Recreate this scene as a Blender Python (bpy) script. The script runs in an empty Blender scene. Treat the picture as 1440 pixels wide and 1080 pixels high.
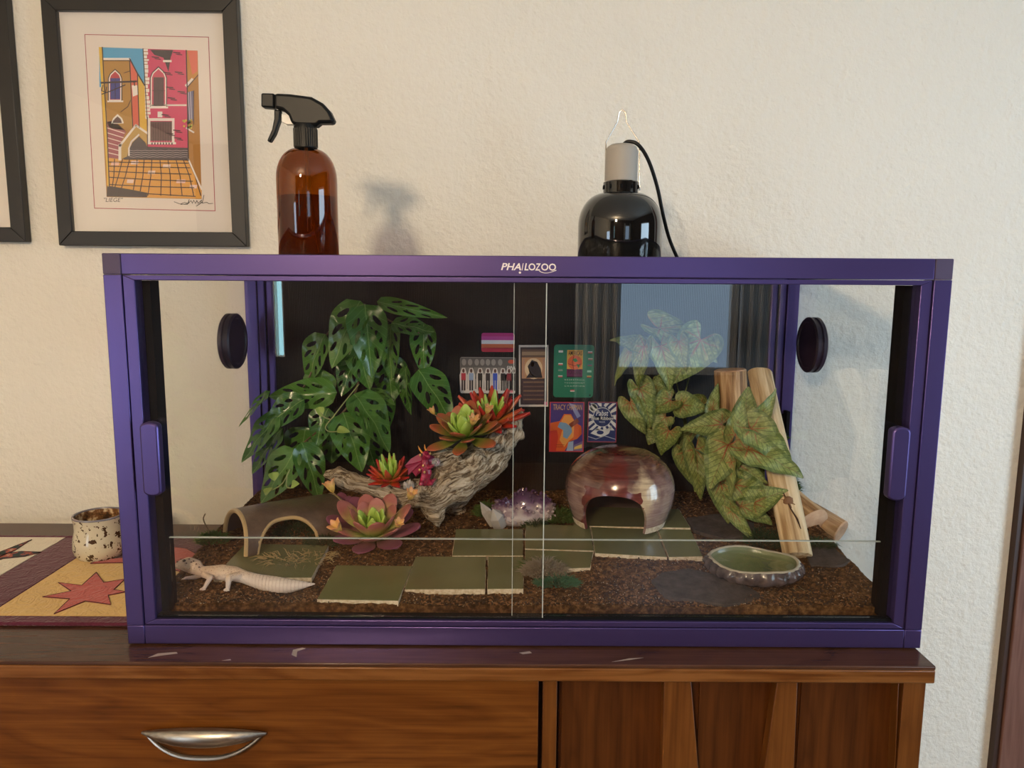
import bpy, bmesh, math, random
from math import sin, cos, pi, radians, sqrt, atan2, exp
from mathutils import Vector, Matrix, noise, Quaternion
from mathutils.geometry import delaunay_2d_cdt

scene = bpy.context.scene
COL = scene.collection
random.seed(7)
# Everything is laid out with z = 0 at the credenza's top; FLOOR_Z is lifted to 0 at the very end.
FLOOR_Z = -0.76
WALL_Y = 0.63          # face of the wall behind the credenza

# ------------------------------------------------------------------ camera
CAM = Vector((-.0243, -1.0878, .5624)); YAW, PITCH, ROLL, FPX = .0020, -.1396, .0067, 1055.2
_f = Vector((sin(YAW)*cos(PITCH), cos(YAW)*cos(PITCH), sin(PITCH)))
_r = Vector((cos(YAW), -sin(YAW), 0)); _u = _r.cross(_f)
_r, _u = cos(ROLL)*_r + sin(ROLL)*_u, -sin(ROLL)*_r + cos(ROLL)*_u
cd = bpy.data.cameras.new('camera'); cam = bpy.data.objects.new('camera', cd); COL.objects.link(cam)
cd.sensor_width = 36; cd.lens = FPX/1440*36; cd.clip_start = .02
cam.matrix_world = Matrix(((_r.x, _u.x, -_f.x, CAM.x), (_r.y, _u.y, -_f.y, CAM.y), (_r.z, _u.z, -_f.z, CAM.z), (0, 0, 0, 1)))
scene.camera = cam

# ------------------------------------------------------------------ light
scene.view_settings.view_transform = 'Standard'; scene.view_settings.look = 'None'
scene.view_settings.exposure = 0.66; scene.view_settings.gamma = 1.0
scene.view_settings.use_curve_mapping = False
try:
    scene.cycles.transparent_max_bounces = 32
    scene.cycles.max_bounces = 10
except Exception: pass
world = bpy.data.worlds.new('world'); scene.world = world; world.use_nodes = True
bg = world.node_tree.nodes['Background']; bg.inputs[0].default_value = (.55, .75, 1, 1); bg.inputs[1].default_value = 1.0
ROOM = dict(x0=-2.7, x1=2.5, y0=-4.2, y1=WALL_Y, z0=FLOOR_Z, z1=1.66)
# daylight standing in the window openings: (name, centre, size, facing, power, colour)
DAY = (.62, .83, 1.0)
def area(name, loc, size, rot, power, colour):
    l = bpy.data.lights.new(name, 'AREA'); l.shape = 'RECTANGLE'; l.size, l.size_y = size
    l.energy = power; l.color = colour
    o = bpy.data.objects.new(name, l); COL.objects.link(o); o.location = loc; o.rotation_euler = rot
    return o
area('daylight_window_1', (1.14, -4.26, .45), (.86, 1.1), (radians(90), 0, 0), 2.7, (.55, .76, 1.0))
area('daylight_window_2', (-1.66, -4.26, .50), (.05, 1.0), (radians(90), 0, 0), .8, (.45, .92, 1.0))
area('daylight_window_3', (2.56, -1.0, .25), (1.3, 1.5), (radians(90), 0, radians(90)), 31, DAY)
area('daylight_window_4', (-2.76, -3.45, -.04), (1.1, 1.25), (radians(90), 0, radians(-90)), 18, (.66, .82, 1.0))
PENDANT = Vector((-.77, -2.6, 1.30))

# ------------------------------------------------------------------ pixel <-> place helpers (frame 1440 x 1080)
def ray(px, py): return _f + _r*((px-720)/FPX) + _u*((540-py)/FPX)
def PY(px, py, Y): d = ray(px, py); return CAM + d*((Y-CAM.y)/d.y)
def PZ(px, py, Z): d = ray(px, py); return CAM + d*((Z-CAM.z)/d.z)
def PX(px, py, X): d = ray(px, py); return CAM + d*((X-CAM.x)/d.x)
def MPP(P): return (P-CAM).dot(_f)/FPX
def soil_base(x, y): return .046 + .10*min(max(y, 0), .37)
DIP = []
def soil_h(x, y):
    return soil_base(x, y) - sum(d*exp(-(((x-cx)/rx)**4+((y-cy)/ry)**4)) for cx, cy, rx, ry, d in DIP) + .005*noise.noise(Vector((x*9, y*9, 1.3))) + .003*noise.noise(Vector((x*30, y*30, 4)))
def GND(px, py, off=0.0):
    z = .07
    for _ in range(12):
        p = PZ(px, py, z); z = soil_base(p.x, p.y) + off
    return PZ(px, py, z)

# ------------------------------------------------------------------ materials
def lin(c):
    return tuple((v/12.92 if v <= .04045 else ((v+.055)/1.055)**2.4) for v in c)
def hx(s):
    s = s.lstrip('#'); return lin(tuple(int(s[i:i+2], 16)/255 for i in (0, 2, 4)))
def rgba(c):
    if isinstance(c, str): c = hx(c)
    return (c[0], c[1], c[2], 1)
class NT:
    def __init__(s, name):
        s.m = bpy.data.materials.new(name); s.m.use_nodes = True; s.t = s.m.node_tree
        s.b = s.t.nodes['Principled BSDF']; s.out = s.t.nodes['Material Output']
    def n(s, typ, ins=None, **props):
        nd = s.t.nodes.new(typ)
        for k, v in props.items(): setattr(nd, k, v)
        for k, v in (ins or {}).items():
            if isinstance(v, bpy.types.NodeSocket): s.t.links.new(v, nd.inputs[k])
            else: nd.inputs[k].default_value = v
        return nd
    def link(s, a, b): s.t.links.new(a, b)
    def set(s, **kw):
        for k, v in kw.items():
            k = {'base': 'Base Color', 'rough': 'Roughness', 'metal': 'Metallic', 'coat': 'Coat Weight', 'spec': 'Specular IOR Level',
                 'sss': 'Subsurface Weight', 'trans': 'Transmission Weight', 'ior': 'IOR', 'normal': 'Normal', 'sheen': 'Sheen Weight'}.get(k, k)
            if isinstance(v, bpy.types.NodeSocket): s.link(v, s.b.inputs[k])
            else:
                if k == 'Base Color': v = rgba(v)
                s.b.inputs[k].default_value = v
        return s
    def obj(s, scale=(1, 1, 1), loc=(0, 0, 0), rot=(0, 0, 0), kind='Object'):
        tc = s.n('ShaderNodeTexCoord')
        return s.n('ShaderNodeMapping', {0: tc.outputs[kind], 'Scale': scale, 'Location': loc, 'Rotation': rot}).outputs[0]
    def noise(s, vec, scale, detail=4, rough=.55, dist=0.0):
        return s.n('ShaderNodeTexNoise', {'Vector': vec, 'Scale': scale, 'Detail': detail, 'Roughness': rough, 'Distortion': dist}).outputs[0]
    def ramp(s, fac, stops, interp='LINEAR'):
        r = s.n('ShaderNodeValToRGB', {0: fac}); e = r.color_ramp; e.interpolation = interp
        while len(e.elements) < len(stops): e.elements.new(.5)
        for el, (p, c) in zip(e.elements, stops): el.position = p; el.color = rgba(c)
        return r.outputs[0]
    def mix(s, fac, a, b, mode='MIX'):
        nd = s.n('ShaderNodeMix', data_type='RGBA', blend_type=mode)
        for i, v in ((0, fac), (6, a), (7, b)):
            if isinstance(v, bpy.types.NodeSocket): s.link(v, nd.inputs[i])
            else: nd.inputs[i].default_value = v if i == 0 else rgba(v)
        return nd.outputs[2]
    def math(s, op, a, b=0.0, c=0.0, clamp=False):
        nd = s.n('ShaderNodeMath', operation=op, use_clamp=clamp)
        for i, v in enumerate((a, b, c)):
            if isinstance(v, bpy.types.NodeSocket): s.link(v, nd.inputs[i])
            else: nd.inputs[i].default_value = v
        return nd.outputs[0]
    def xyz(s, vec):
        o = s.n('ShaderNodeSeparateXYZ', {0: vec}).outputs; return o[0], o[1], o[2]
    def bump(s, h, strength=.3, dist=.002):
        o = s.n('ShaderNodeBump', {'Height': h, 'Strength': strength, 'Distance': dist}).outputs[0]
        s.link(o, s.b.inputs['Normal']); return s
def plain(name, base, rough=.5, metal=0.0, **kw):
    t = NT(name).set(base=base, rough=rough, metal=metal, **kw); return t.m
def schlick(t, f0=.04):
    lw = t.n('ShaderNodeLayerWeight', {'Blend': .5}).outputs['Facing']
    return t.math('MULTIPLY_ADD', t.math('POWER', lw, 5.0), 1-f0, f0)
def clear(name, tint, f0=.04, rough=0.0):
    t = NT(name); t.t.nodes.remove(t.b)
    tr = t.n('ShaderNodeBsdfTransparent', {0: rgba(tint)}); gl = t.n('ShaderNodeBsdfGlossy', {'Color': (1, 1, 1, 1), 'Roughness': rough})
    mx = t.n('ShaderNodeMixShader', {0: schlick(t, f0), 1: tr.outputs[0], 2: gl.outputs[0]})
    t.link(mx.outputs[0], t.out.inputs[0]); return t.m

MAT = {}
def mats():
    t = NT('painted_plaster'); v = t.obj()
    n1 = t.noise(v, 130, 3, .6); n2 = t.noise(v, 42, 2, .5)
    t.set(base=t.mix(t.noise(v, 2.5, 2), (.80, .76, .675), (.84, .80, .715)), rough=.72, spec=.3)
    t.bump(t.math('ADD', n1, t.math('MULTIPLY', n2, 1.4)), .75, .0042); MAT['wall'] = t.m
    MAT['ceiling'] = plain('ceiling_paint', (.8, .77, .7), .8)
    t = NT('oak_floor'); v = t.obj((1, 8, 1)); t.set(base=t.ramp(t.noise(v, 3, 5, .6, .4), [(.3, (.05, .022, .009)), (.7, (.12, .055, .024))]), rough=.35); MAT['floor'] = t.m
    # anodised purple aluminium
    t = NT('purple_aluminium'); v = t.obj(); t.set(base=(.088, .060, .190), rough=.33, metal=.75, spec=.5)
    t.bump(t.noise(v, 900, 2), .04, .0005); MAT['purple'] = t.m
    MAT['purple_dark'] = plain('dark_purple_plastic', (.05, .032, .085), .55)
    MAT['vent'] = plain('vent_plastic', (.018, .008, .022), .45)
    MAT['black'] = plain('black_rubber', (.004, .004, .005), .75, spec=.12)
    t = NT('black_backing'); v = t.obj((1, 1, 1)); x, y, z = t.xyz(v)
    t.set(base=(.005, .005, .006), rough=.5, spec=.25); t.bump(t.math('SINE', t.math('MULTIPLY', x, 1600)), .25, .001); MAT['backing'] = t.m
    MAT['pane'] = clear('clear_glass', (.994, .998, .996), .036)
    MAT['pane_edge'] = plain('glass_edge', (.42, .46, .43), .25)
    MAT['picture_glass'] = clear('picture_glass', (.99, .99, .99), .04)
    # walnut
    def walnut(name, grain, cols, rough, scale=1.0):
        t = NT(name); s = [3.0*scale]*3; s[grain] = .55*scale
        v = t.obj(tuple(s)); big = t.noise(v, 1.7, 3, .45, 2.2)
        fine_s = [110.0]*3; fine_s[grain] = 2.2
        fine = t.noise(t.obj(tuple(fine_s)), 1.6, 4, .6, .3)
        w = t.math('FRACT', t.math('MULTIPLY', big, 7.0)); w = t.math('ABSOLUTE', t.math('SUBTRACT', w, .5))
        f = t.math('ADD', t.math('MULTIPLY', w, .60), t.math('MULTIPLY', fine, .95))
        t.set(base=t.ramp(f, [(.22, cols[0]), (.5, cols[1]), (.85, cols[2])]), rough=rough, spec=.22)
        t.bump(fine, .06, .001); return t.m
    MAT['walnut_x'] = walnut('walnut_drawer', 0, ((.045, .0125, .0020), (.098, .029, .0045), (.155, .052, .009)), .30)
    MAT['walnut_z'] = walnut('walnut_panel', 2, ((.030, .0085, .0016), (.058, .0165, .003), (.085, .026, .005)), .35)
    MAT['walnut_slat'] = walnut('walnut_slat', 2, ((.060, .018, .003), (.105, .034, .006), (.145, .05, .010)), .35)
    MAT['walnut_top'] = walnut('walnut_top', 0, ((.03, .012, .007), (.05, .021, .012), (.075, .032, .018)), .2)
    MAT['walnut_edge'] = walnut('walnut_edge', 0, ((.06, .018, .004), (.115, .038, .008), (.19, .075, .02)), .3)
    MAT['casing'] = walnut('casing_wood', 2, ((.11, .05, .036), (.16, .075, .055), (.21, .105, .078)), .45)
    MAT['panelling'] = walnut('wood_panelling', 0, ((.02, .010, .006), (.04, .020, .012), (.06, .033, .02)), .5); MAT['scuff'] = plain('pale_scuff', (.30, .25, .21), .6); MAT['casing_dark'] = plain('casing_edge', (.045, .018, .009), .5)
    t = NT('brushed_nickel'); v = t.obj((6, 90, 90)); t.set(base=t.ramp(t.noise(v, 3, 4), [(.3, (.32, .28, .23)), (.75, (.55, .51, .45))]), rough=.34, metal=1.0); MAT['nickel'] = t.m
    MAT['chrome'] = plain('bright_wire', (.42, .40, .37), .25, 1.0)
    MAT['frame_black'] = plain('black_frame', (.014, .012, .011), .38)
    MAT['mat_board'] = plain('mat_board', (.80, .74, .68), .85)
    t = NT('printed_ink'); a = t.n('ShaderNodeAttribute', attribute_name='ink'); t.set(base=a.outputs[0], rough=.55); MAT['ink'] = t.m
    t = NT('glossy_sticker_ink'); a = t.n('ShaderNodeAttribute', attribute_name='ink'); t.set(base=a.outputs[0], rough=.3); MAT['sticker'] = t.m
    MAT['gloss_black'] = plain('gloss_black_enamel', (.006, .006, .006), .06, coat=.6)
    MAT['satin_black'] = plain('satin_black_plastic', (.006, .006, .006), .42, spec=.25)
    MAT['socket'] = plain('grey_ceramic_socket', (.36, .33, .29), .6)
    MAT['amber'] = clear('amber_glass', (.44, .205, .028), .05)
    MAT['amber_liquid'] = clear('liquid_in_amber', (.62, .48, .24), .01)
    MAT['clear_plastic'] = plain('clear_white_plastic', (.7, .68, .62), .3)
    MAT['white_print'] = plain('white_logo', (.82, .78, .74), .5)
    # quilt
    def cloth(name, a, b):
        t = NT(name); v = t.obj(); q = t.noise(v, 26, 2, .5, 2.0); f = t.noise(v, 260, 2)
        q2 = t.math('ABSOLUTE', t.math('SUBTRACT', t.math('FRACT', t.math('MULTIPLY', q, 3.0)), .5))
        t.set(base=t.mix(f, a, b), rough=.92, spec=.1, sheen=.2); t.bump(t.math('ADD', t.math('MULTIPLY', q2, 2.0), t.math('MULTIPLY', f, .3)), .5, .003); return t.m
    MAT['maroon'] = cloth('maroon_cotton', (.075, .012, .026), (.12, .022, .045))
    MAT['yellow'] = cloth('yellow_cotton', (.60, .37, .11), (.72, .49, .19))
    MAT['cream'] = cloth('cream_cotton', (.70, .62, .48), (.78, .71, .58))
    MAT['red_cloth'] = cloth('red_star_cotton', (.40, .055, .055), (.55, .12, .10))
    t = NT('calico'); v = t.obj(); n = t.noise(v, 42, 3)
    t.set(base=t.ramp(n, [(.36, (.02, .045, .035)), (.47, (.05, .05, .07)), (.53, (.42, .1, .06)), (.64, (.5, .4, .3))], 'CONSTANT'), rough=.9); MAT['calico'] = t.m
    t = NT('stitching'); t.set(base=(.05, .01, .012), rough=.9); MAT['stitch'] = t.m
    # speckled mug
    t = NT('speckled_glaze'); v = t.obj(); n = t.noise(v, 75, 3, .6); n2 = t.noise(v, 160, 2, .5); z = t.xyz(v)[2]
    sp = t.math('MAXIMUM', t.math('GREATER_THAN', n, .60), t.math('GREATER_THAN', n2, .64))
    t.set(base=t.mix(sp, (.58, .53, .40), (.07, .035, .018)), rough=.18, coat=.4); MAT['mug'] = t.m
    t = NT('mug_inside_glaze'); v = t.obj(); n = t.noise(v, 70, 3, .65)
    t.set(base=t.ramp(n, [(.36, (.035, .014, .006)), (.5, (.22, .10, .035)), (.62, (.62, .50, .32))]), rough=.3); MAT['mug_in'] = t.m
    MAT['mug_rim'] = plain('mug_rim_glaze', (.17, .15, .17), .2)
    # soil family
    t = NT('damp_soil'); v = t.obj(); a = t.noise(v, 110, 5, .7); b = t.noise(v, 7, 2)
    c1 = t.ramp(a, [(.32, (.012, .006, .003)), (.5, (.065, .030, .012)), (.66, (.19, .095, .04))])
    c2 = t.ramp(a, [(.32, (.025, .010, .003)), (.5, (.12, .052, .016)), (.66, (.27, .14, .05))])
    t.set(base=t.mix(t.math('MULTIPLY_ADD', b, 3.0, -1.0, True), c1, c2), rough=.95, spec=.15); t.bump(a, 1.0, .006); MAT['soil'] = t.m
    MAT['chip_dark'] = plain('dark_bark', (.035, .015, .006), .95)
    MAT['chip_red'] = plain('coconut_fibre', (.21, .095, .032), .95)
    MAT['chip_pale'] = plain('pale_grit', (.46, .37, .26), .9)
    MAT['straw'] = plain('dry_grass', (.34, .24, .10), .9)
    t = NT('olive_tile_glaze'); v = t.obj(); n = t.noise(v, 14, 3); n2 = t.noise(v, 300, 2)
    t.set(base=t.mix(n, (.118, .122, .050), (.175, .172, .080)), rough=.16, coat=.2); t.bump(n2, .04, .0006); MAT['tile'] = t.m
    t = NT('bisque_clay'); v = t.obj(); t.set(base=t.ramp(t.noise(v, 160, 3), [(.35, (.50, .38, .24)), (.6, (.72, .62, .46))]), rough=.9); MAT['bisque'] = t.m
    t = NT('slate'); v = t.obj(); n = t.noise(v, 60, 4, .65); t.set(base=t.ramp(n, [(.3, (.040, .030, .026)), (.7, (.095, .074, .064))]), rough=.85, spec=.15); t.bump(n, .5, .003); MAT['slate'] = t.m
    # driftwood
    t = NT('weathered_driftwood'); gr = t.n('ShaderNodeAttribute', attribute_name='grain').outputs['Vector']; v = t.obj()
    w = t.noise(gr, 60, 5, .62, .9); w2 = t.noise(gr, 170, 3, .6, .6); big = t.noise(v, 16, 3, .5)
    l = t.math('ABSOLUTE', t.math('SUBTRACT', t.math('FRACT', t.math('MULTIPLY', w, 5.0)), .5))
    h = t.math('ADD', t.math('MULTIPLY', l, .75), t.math('MULTIPLY', w2, .75))
    c = t.ramp(h, [(.28, (.045, .026, .014)), (.42, (.22, .15, .09)), (.56, (.54, .43, .30)), (.8, (.76, .66, .52))])
    t.set(base=t.mix(t.math('MULTIPLY_ADD', big, 2.4, -.95, True), c, t.mix(.45, c, (.22, .155, .10))), rough=.9, spec=.15); t.bump(h, 1.0, .007); MAT['drift'] = t.m
    # cut logs
    def log(name, a, b, c):
        t = NT(name); v = t.obj((60, 60, 3)); n = t.noise(v, 1.4, 4, .6, .5); k = t.noise(t.obj((9, 9, 4)), 1.0, 3)
        t.set(base=t.mix(t.math('MULTIPLY_ADD', k, 2.2, -.75, True), t.ramp(n, [(.38, a), (.50, b), (.62, c)]), t.ramp(n, [(.36, a), (.46, b), (.6, c)])), rough=.75); t.bump(n, .5, .003); return t.m
    MAT['log'] = log('peeled_log', (.15, .065, .022), (.38, .20, .08), (.58, .37, .19))
    MAT['log_pale'] = log('pale_split_log', (.33, .19, .08), (.58, .40, .21), (.72, .55, .34))
    t = NT('log_end_grain'); v = t.obj(); n = t.noise(v, 40, 3); t.set(base=t.ramp(n, [(.3, (.40, .21, .11)), (.7, (.60, .38, .23))]), rough=.8); MAT['log_end'] = t.m
    MAT['knot'] = plain('log_knot', (.20, .09, .035), .8); MAT['crack'] = plain('log_crack', (.05, .02, .008), .9)
    # foliage
    t = NT('monstera_leaf'); v = t.obj(); x, y, z = t.xyz(v); ax = t.math('ABSOLUTE', x)
    vein = t.math('LESS_THAN', ax, .012)
    lat = t.math('ABSOLUTE', t.math('SUBTRACT', t.math('FRACT', t.math('MULTIPLY', t.math('SUBTRACT', y, t.math('MULTIPLY', ax, .55)), 9.0)), .5))
    lat = t.math('LESS_THAN', lat, .06)
    oi = t.n('ShaderNodeObjectInfo').outputs['Random']
    g = t.mix(oi, (.028, .10, .016), (.075, .19, .03)); g = t.mix(t.math('MULTIPLY', lat, .35), g, (.12, .25, .06)); g = t.mix(t.math('MULTIPLY', vein, .7), g, (.17, .30, .08))
    t.set(base=g, rough=.24, spec=.5); t.bump(t.math('MULTIPLY', lat, -1.0), .15, .01); MAT['monstera'] = t.m
    MAT['vine'] = plain('pale_vine', (.22, .26, .09), .5); MAT['bud_leaf'] = plain('young_leaf', (.24, .34, .07), .4)
    MAT['vine_brown'] = plain('brown_vine', (.12, .08, .04), .6)
    t = NT('caladium_leaf'); v = t.obj(); x, y, z = t.xyz(v); ax = t.math('ABSOLUTE', x)
    r = t.math('SQRT', t.math('ADD', t.math('MULTIPLY', x, x), t.math('MULTIPLY', y, y)))
    ang = t.n('ShaderNodeMath', operation='ARCTAN2'); t.link(x, ang.inputs[0]); t.link(y, ang.inputs[1]); an = ang.outputs[0]
    wob = t.math('MULTIPLY', t.noise(v, 9, 2), .22)
    spoke = t.math('ABSOLUTE', t.math('SUBTRACT', t.math('FRACT', t.math('ADD', t.math('MULTIPLY', an, 1.25), t.math('ADD', wob, .5))), .5))
    spoke = t.math('LESS_THAN', spoke, t.math('DIVIDE', .022, t.math('ADD', r, .08)))
    lat = t.math('ABSOLUTE', t.math('SUBTRACT', t.math('FRACT', t.math('ADD', t.math('MULTIPLY', t.math('SUBTRACT', y, t.math('MULTIPLY', ax, .9)), 7.5), wob)), .5))
    lat = t.math('LESS_THAN', lat, .07)
    mid = t.math('LESS_THAN', ax, .011)
    nn = t.noise(v, 14, 4, .65)
    oi = t.n('ShaderNodeObjectInfo').outputs['Random']
    g = t.ramp(nn, [(.3, (.060, .090, .014)), (.5, (.17, .22, .050)), (.72, (.38, .41, .14))])
    g = t.mix(t.math('MULTIPLY', oi, .35), g, (.40, .42, .16))
    g = t.mix(t.math('MULTIPLY', lat, .75), g, (.045, .065, .012))
    edge = t.math('GREATER_THAN', t.math('ADD', ax, t.math('MULTIPLY', t.math('ABSOLUTE', t.math('SUBTRACT', y, .05)), .46)), .445); g = t.mix(t.math('MULTIPLY', edge, .5), g, (.035, .07, .012))
    redf = t.math('SUBTRACT', 1.0, t.math('MULTIPLY', r, 2.3), 0, True)
    red = t.math('MULTIPLY', t.math('MAXIMUM', spoke, mid), t.math('ADD', redf, .0), 0, True)
    g = t.mix(t.math('MULTIPLY', redf, .22), g, (.42, .16, .07)); g = t.mix(t.math('MULTIPLY', mid, .45), g, (.16, .06, .02)); g = t.mix(red, g, (.36, .025, .02))
    t.set(base=g, rough=.45, spec=.35); t.bump(t.math('MULTIPLY', lat, -1.0), .4, .02); MAT['caladium'] = t.m
    def succ(name, base, mid, tip, p=(.15, .5, .9)):
        t = NT(name); v = t.obj(); y = t.xyz(v)[1]
        t.set(base=t.ramp(y, [(p[0], base), (p[1], mid), (p[2], tip)]), rough=.36, spec=.45); return t.m
    MAT['succ_olive'] = succ('succulent_olive', (.10, .19, .02), (.19, .19, .03), (.42, .10, .045))
    MAT['succ_green'] = succ('succulent_green', (.20, .38, .04), (.32, .52, .06), (.42, .58, .12))
    MAT['succ_red'] = succ('succulent_red', (.25, .16, .02), (.42, .045, .012), (.40, .012, .012))
    MAT['succ_orange'] = succ('succulent_orange', (.26, .26, .03), (.45, .13, .03), (.50, .06, .03))
    MAT['succ_pink'] = succ('succulent_pink', (.34, .46, .10), (.45, .40, .14), (.40, .13, .11), (.2, .5, .8))
    MAT['succ_purple'] = succ('succulent_purple', (.28, .22, .10), (.27, .10, .11), (.22, .06, .11), (.1, .4, .8))
    MAT['bud'] = succ('yellow_bud', (.48, .30, .06), (.70, .46, .13), (.66, .30, .13)); MAT['bud_stem'] = plain('bud_stem', (.22, .14, .06), .6)
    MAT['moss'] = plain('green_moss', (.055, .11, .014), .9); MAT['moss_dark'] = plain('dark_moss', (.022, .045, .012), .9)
    MAT['moss_teal'] = plain('teal_moss', (.025, .12, .06), .9); MAT['moss_grey'] = plain('grey_dry_moss', (.25, .20, .14), .95)
    # hides
    t = NT('streaked_stoneware_glaze'); v = t.obj(); x, y, z = t.xyz(v)
    st = t.noise(t.obj((7, 7, 60)), 2.2, 5, .7, .5); pt = t.noise(v, 14, 3, .5, .4)
    top = t.ramp(st, [(.30, (.050, .018, .017)), (.50, (.105, .038, .028)), (.64, (.19, .085, .05)), (.80, (.36, .23, .14))])
    low = t.ramp(st, [(.3, (.24, .13, .12)), (.55, (.34, .22, .19)), (.75, (.44, .33, .27))])
    zf = t.math('MULTIPLY_ADD', z, 17.0, t.math('MULTIPLY_ADD', pt, 2.6, -2.25), True)
    g = t.mix(zf, low, top)
    cream = t.math('MULTIPLY', t.math('MULTIPLY_ADD', t.noise(v, 11, 3, .5), 6.0, -3.4, True), .8)
    g = t.mix(cream, g, t.ramp(st, [(.3, (.40, .26, .16)), (.6, (.55, .43, .30))]))
    # the deep red splash runs down beside the doorway
    px_ = t.math('SUBTRACT', x, t.math('MULTIPLY_ADD', t.math('SUBTRACT', z, .0), .30, -.052))
    wob = t.math('MULTIPLY_ADD', t.noise(v, 30, 3), .05, -.025)
    band = t.math('MULTIPLY', t.math('SUBTRACT', t.math('MULTIPLY_ADD', z, -.20, .046), t.math('ABSOLUTE', t.math('ADD', px_, wob))), 160.0, 0, True)
    front = t.math('LESS_THAN', y, .0)
    low2 = t.math('MULTIPLY', t.math('LESS_THAN', t.math('ABSOLUTE', t.math('ADD', t.math('SUBTRACT', z, .072), t.math('MULTIPLY', wob, .6))), .018), t.math('LESS_THAN', t.math('ABSOLUTE', t.math('ADD', t.math('ADD', x, .025), wob)), .055))
    sp = t.math('MULTIPLY', t.math('MAXIMUM', band, low2), front)
    g = t.mix(t.math('MULTIPLY', sp, .92), g, t.ramp(st, [(.3, (.085, .012, .012)), (.7, (.19, .03, .025))]))
    cd_ = t.math('ADD', t.math('ABSOLUTE', t.math('SUBTRACT', x, .028)), t.math('ADD', t.math('MULTIPLY', wob, 1.4), t.math('MULTIPLY', t.math('ABSOLUTE', t.math('SUBTRACT', z, .082)), .8)))
    cm = t.math('MULTIPLY', t.math('MULTIPLY', t.math('SUBTRACT', .042, cd_), 45.0, 0, True), t.math('MULTIPLY', front, t.math('SUBTRACT', 1.0, sp)))
    g = t.mix(t.math('MULTIPLY', cm, t.math('MULTIPLY_ADD', st, 2.6, -.45, True)), g, (.62, .47, .30))
    t.set(base=g, rough=.16, coat=.5); t.bump(st, .12, .002); MAT['hide'] = t.m
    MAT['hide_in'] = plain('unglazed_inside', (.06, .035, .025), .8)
    t = NT('brown_stoneware'); v = t.obj(); n = t.noise(v, 26, 4, .6); n2 = t.noise(v, 260, 2); t.set(base=t.ramp(n, [(.3, (.055, .032, .022)), (.6, (.13, .085, .06)), (.8, (.19, .14, .10))]), rough=.32, coat=.3); t.bump(n2, .3, .0015); MAT['cave'] = t.m
    MAT['cave_rim'] = plain('tan_rim_glaze', (.48, .33, .16), .3)
    t = NT('dish_glaze'); v = t.obj(); n = t.noise(v, 50, 3); t.set(base=t.ramp(n, [(.35, (.05, .035, .035)), (.65, (.14, .10, .095))]), rough=.2, coat=.4); t.bump(n, .2, .002); MAT['dish'] = t.m
    MAT['dish_rim'] = plain('pale_rim_glaze', (.50, .44, .34), .2); MAT['dish_in'] = plain('sage_inside_glaze', (.20, .22, .12), .25)
    MAT['water'] = clear('still_water', (.86, .90, .80), .025)
    # amethyst
    t = NT('amethyst_crystal'); v = t.obj(); z = t.xyz(v)[2]; n = t.noise(v, 45, 2)
    f = t.math('ADD', t.math('MULTIPLY', z, 17.0), t.math('MULTIPLY_ADD', n, .9, -.75))
    t.set(base=t.ramp(f, [(.0, (.46, .38, .37)), (.16, (.30, .21, .25)), (.34, (.10, .045, .11)), (.9, (.05, .018, .07))]), rough=.12, coat=.5); MAT['amethyst'] = t.m
    t = NT('rock_crystal'); t.set(base=(.62, .56, .50), rough=.1, trans=.35, coat=.5); MAT['quartz'] = t.m
    # gecko
    t = NT('gecko_skin'); v = t.obj(); x, y, z = t.xyz(v); n = t.noise(v, 60, 2); vo = t.n('ShaderNodeTexVoronoi', {'Vector': v, 'Scale': 260.0}).outputs['Distance']
    dots = t.math('LESS_THAN', vo, .26); back = t.math('MULTIPLY_ADD', z, 90.0, -1.35, True)
    tailf = t.math('MULTIPLY_ADD', x, 60.0, -1.3, True); headf = t.math('MULTIPLY_ADD', x, -22.0, -.35, True)
    g = t.mix(t.math('MULTIPLY', headf, .55), (.76, .64, .57), (.62, .36, .31))
    g = t.mix(t.math('MULTIPLY', back, t.math('SUBTRACT', .75, t.math('MULTIPLY', tailf, .4))), g, (.66, .45, .27))
    g = t.mix(t.math('MULTIPLY', t.math('MULTIPLY', dots, back), .65), g, (.30, .10, .08))
    ring = t.math('SINE', t.math('MULTIPLY', x, 1050.0)); rg = t.math('MULTIPLY', t.math('MULTIPLY_ADD', ring, 2.0, -1.1, True), tailf)
    g = t.mix(t.math('MULTIPLY', rg, .45), g, (.42, .28, .25))
    g = t.mix(t.math('MULTIPLY', n, .25), g, (.82, .74, .68)); t.set(base=g, rough=.5); t.bump(t.math('ADD', vo, t.math('MULTIPLY', rg, -1.5)), .5, .0015); MAT['gecko'] = t.m
    MAT['gecko_spot'] = plain('gecko_head_spot', (.13, .06, .05), .6)
    MAT['eye'] = plain('gecko_eye', (.03, .012, .01), .08, coat=1.0)
    # dragon
    t = NT('magenta_resin'); v = t.obj(); n = t.noise(v, 90, 3); t.set(base=t.ramp(n, [(.35, (.14, .004, .02)), (.6, (.36, .012, .06)), (.75, (.55, .05, .14))]), rough=.22, coat=.5); t.bump(n, .5, .002); MAT['dragon'] = t.m
    MAT['dragon_wing'] = plain('magenta_wing', (.30, .02, .07), .3); MAT['horn'] = plain('orange_horn', (.75, .30, .06), .35)
    MAT['gold'] = plain('gold_paint', (.65, .38, .14), .35, .6)
    t = NT('crystal_ball'); t.set(base=(.95, .9, .93), rough=.02, trans=.85, ior=1.45); MAT['crystal'] = t.m
    # room behind the camera
    MAT['white_trim'] = plain('white_window_paint', (.75, .73, .68), .5); MAT['curtain'] = plain('pale_curtain', (.55, .56, .56), .9)
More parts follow.
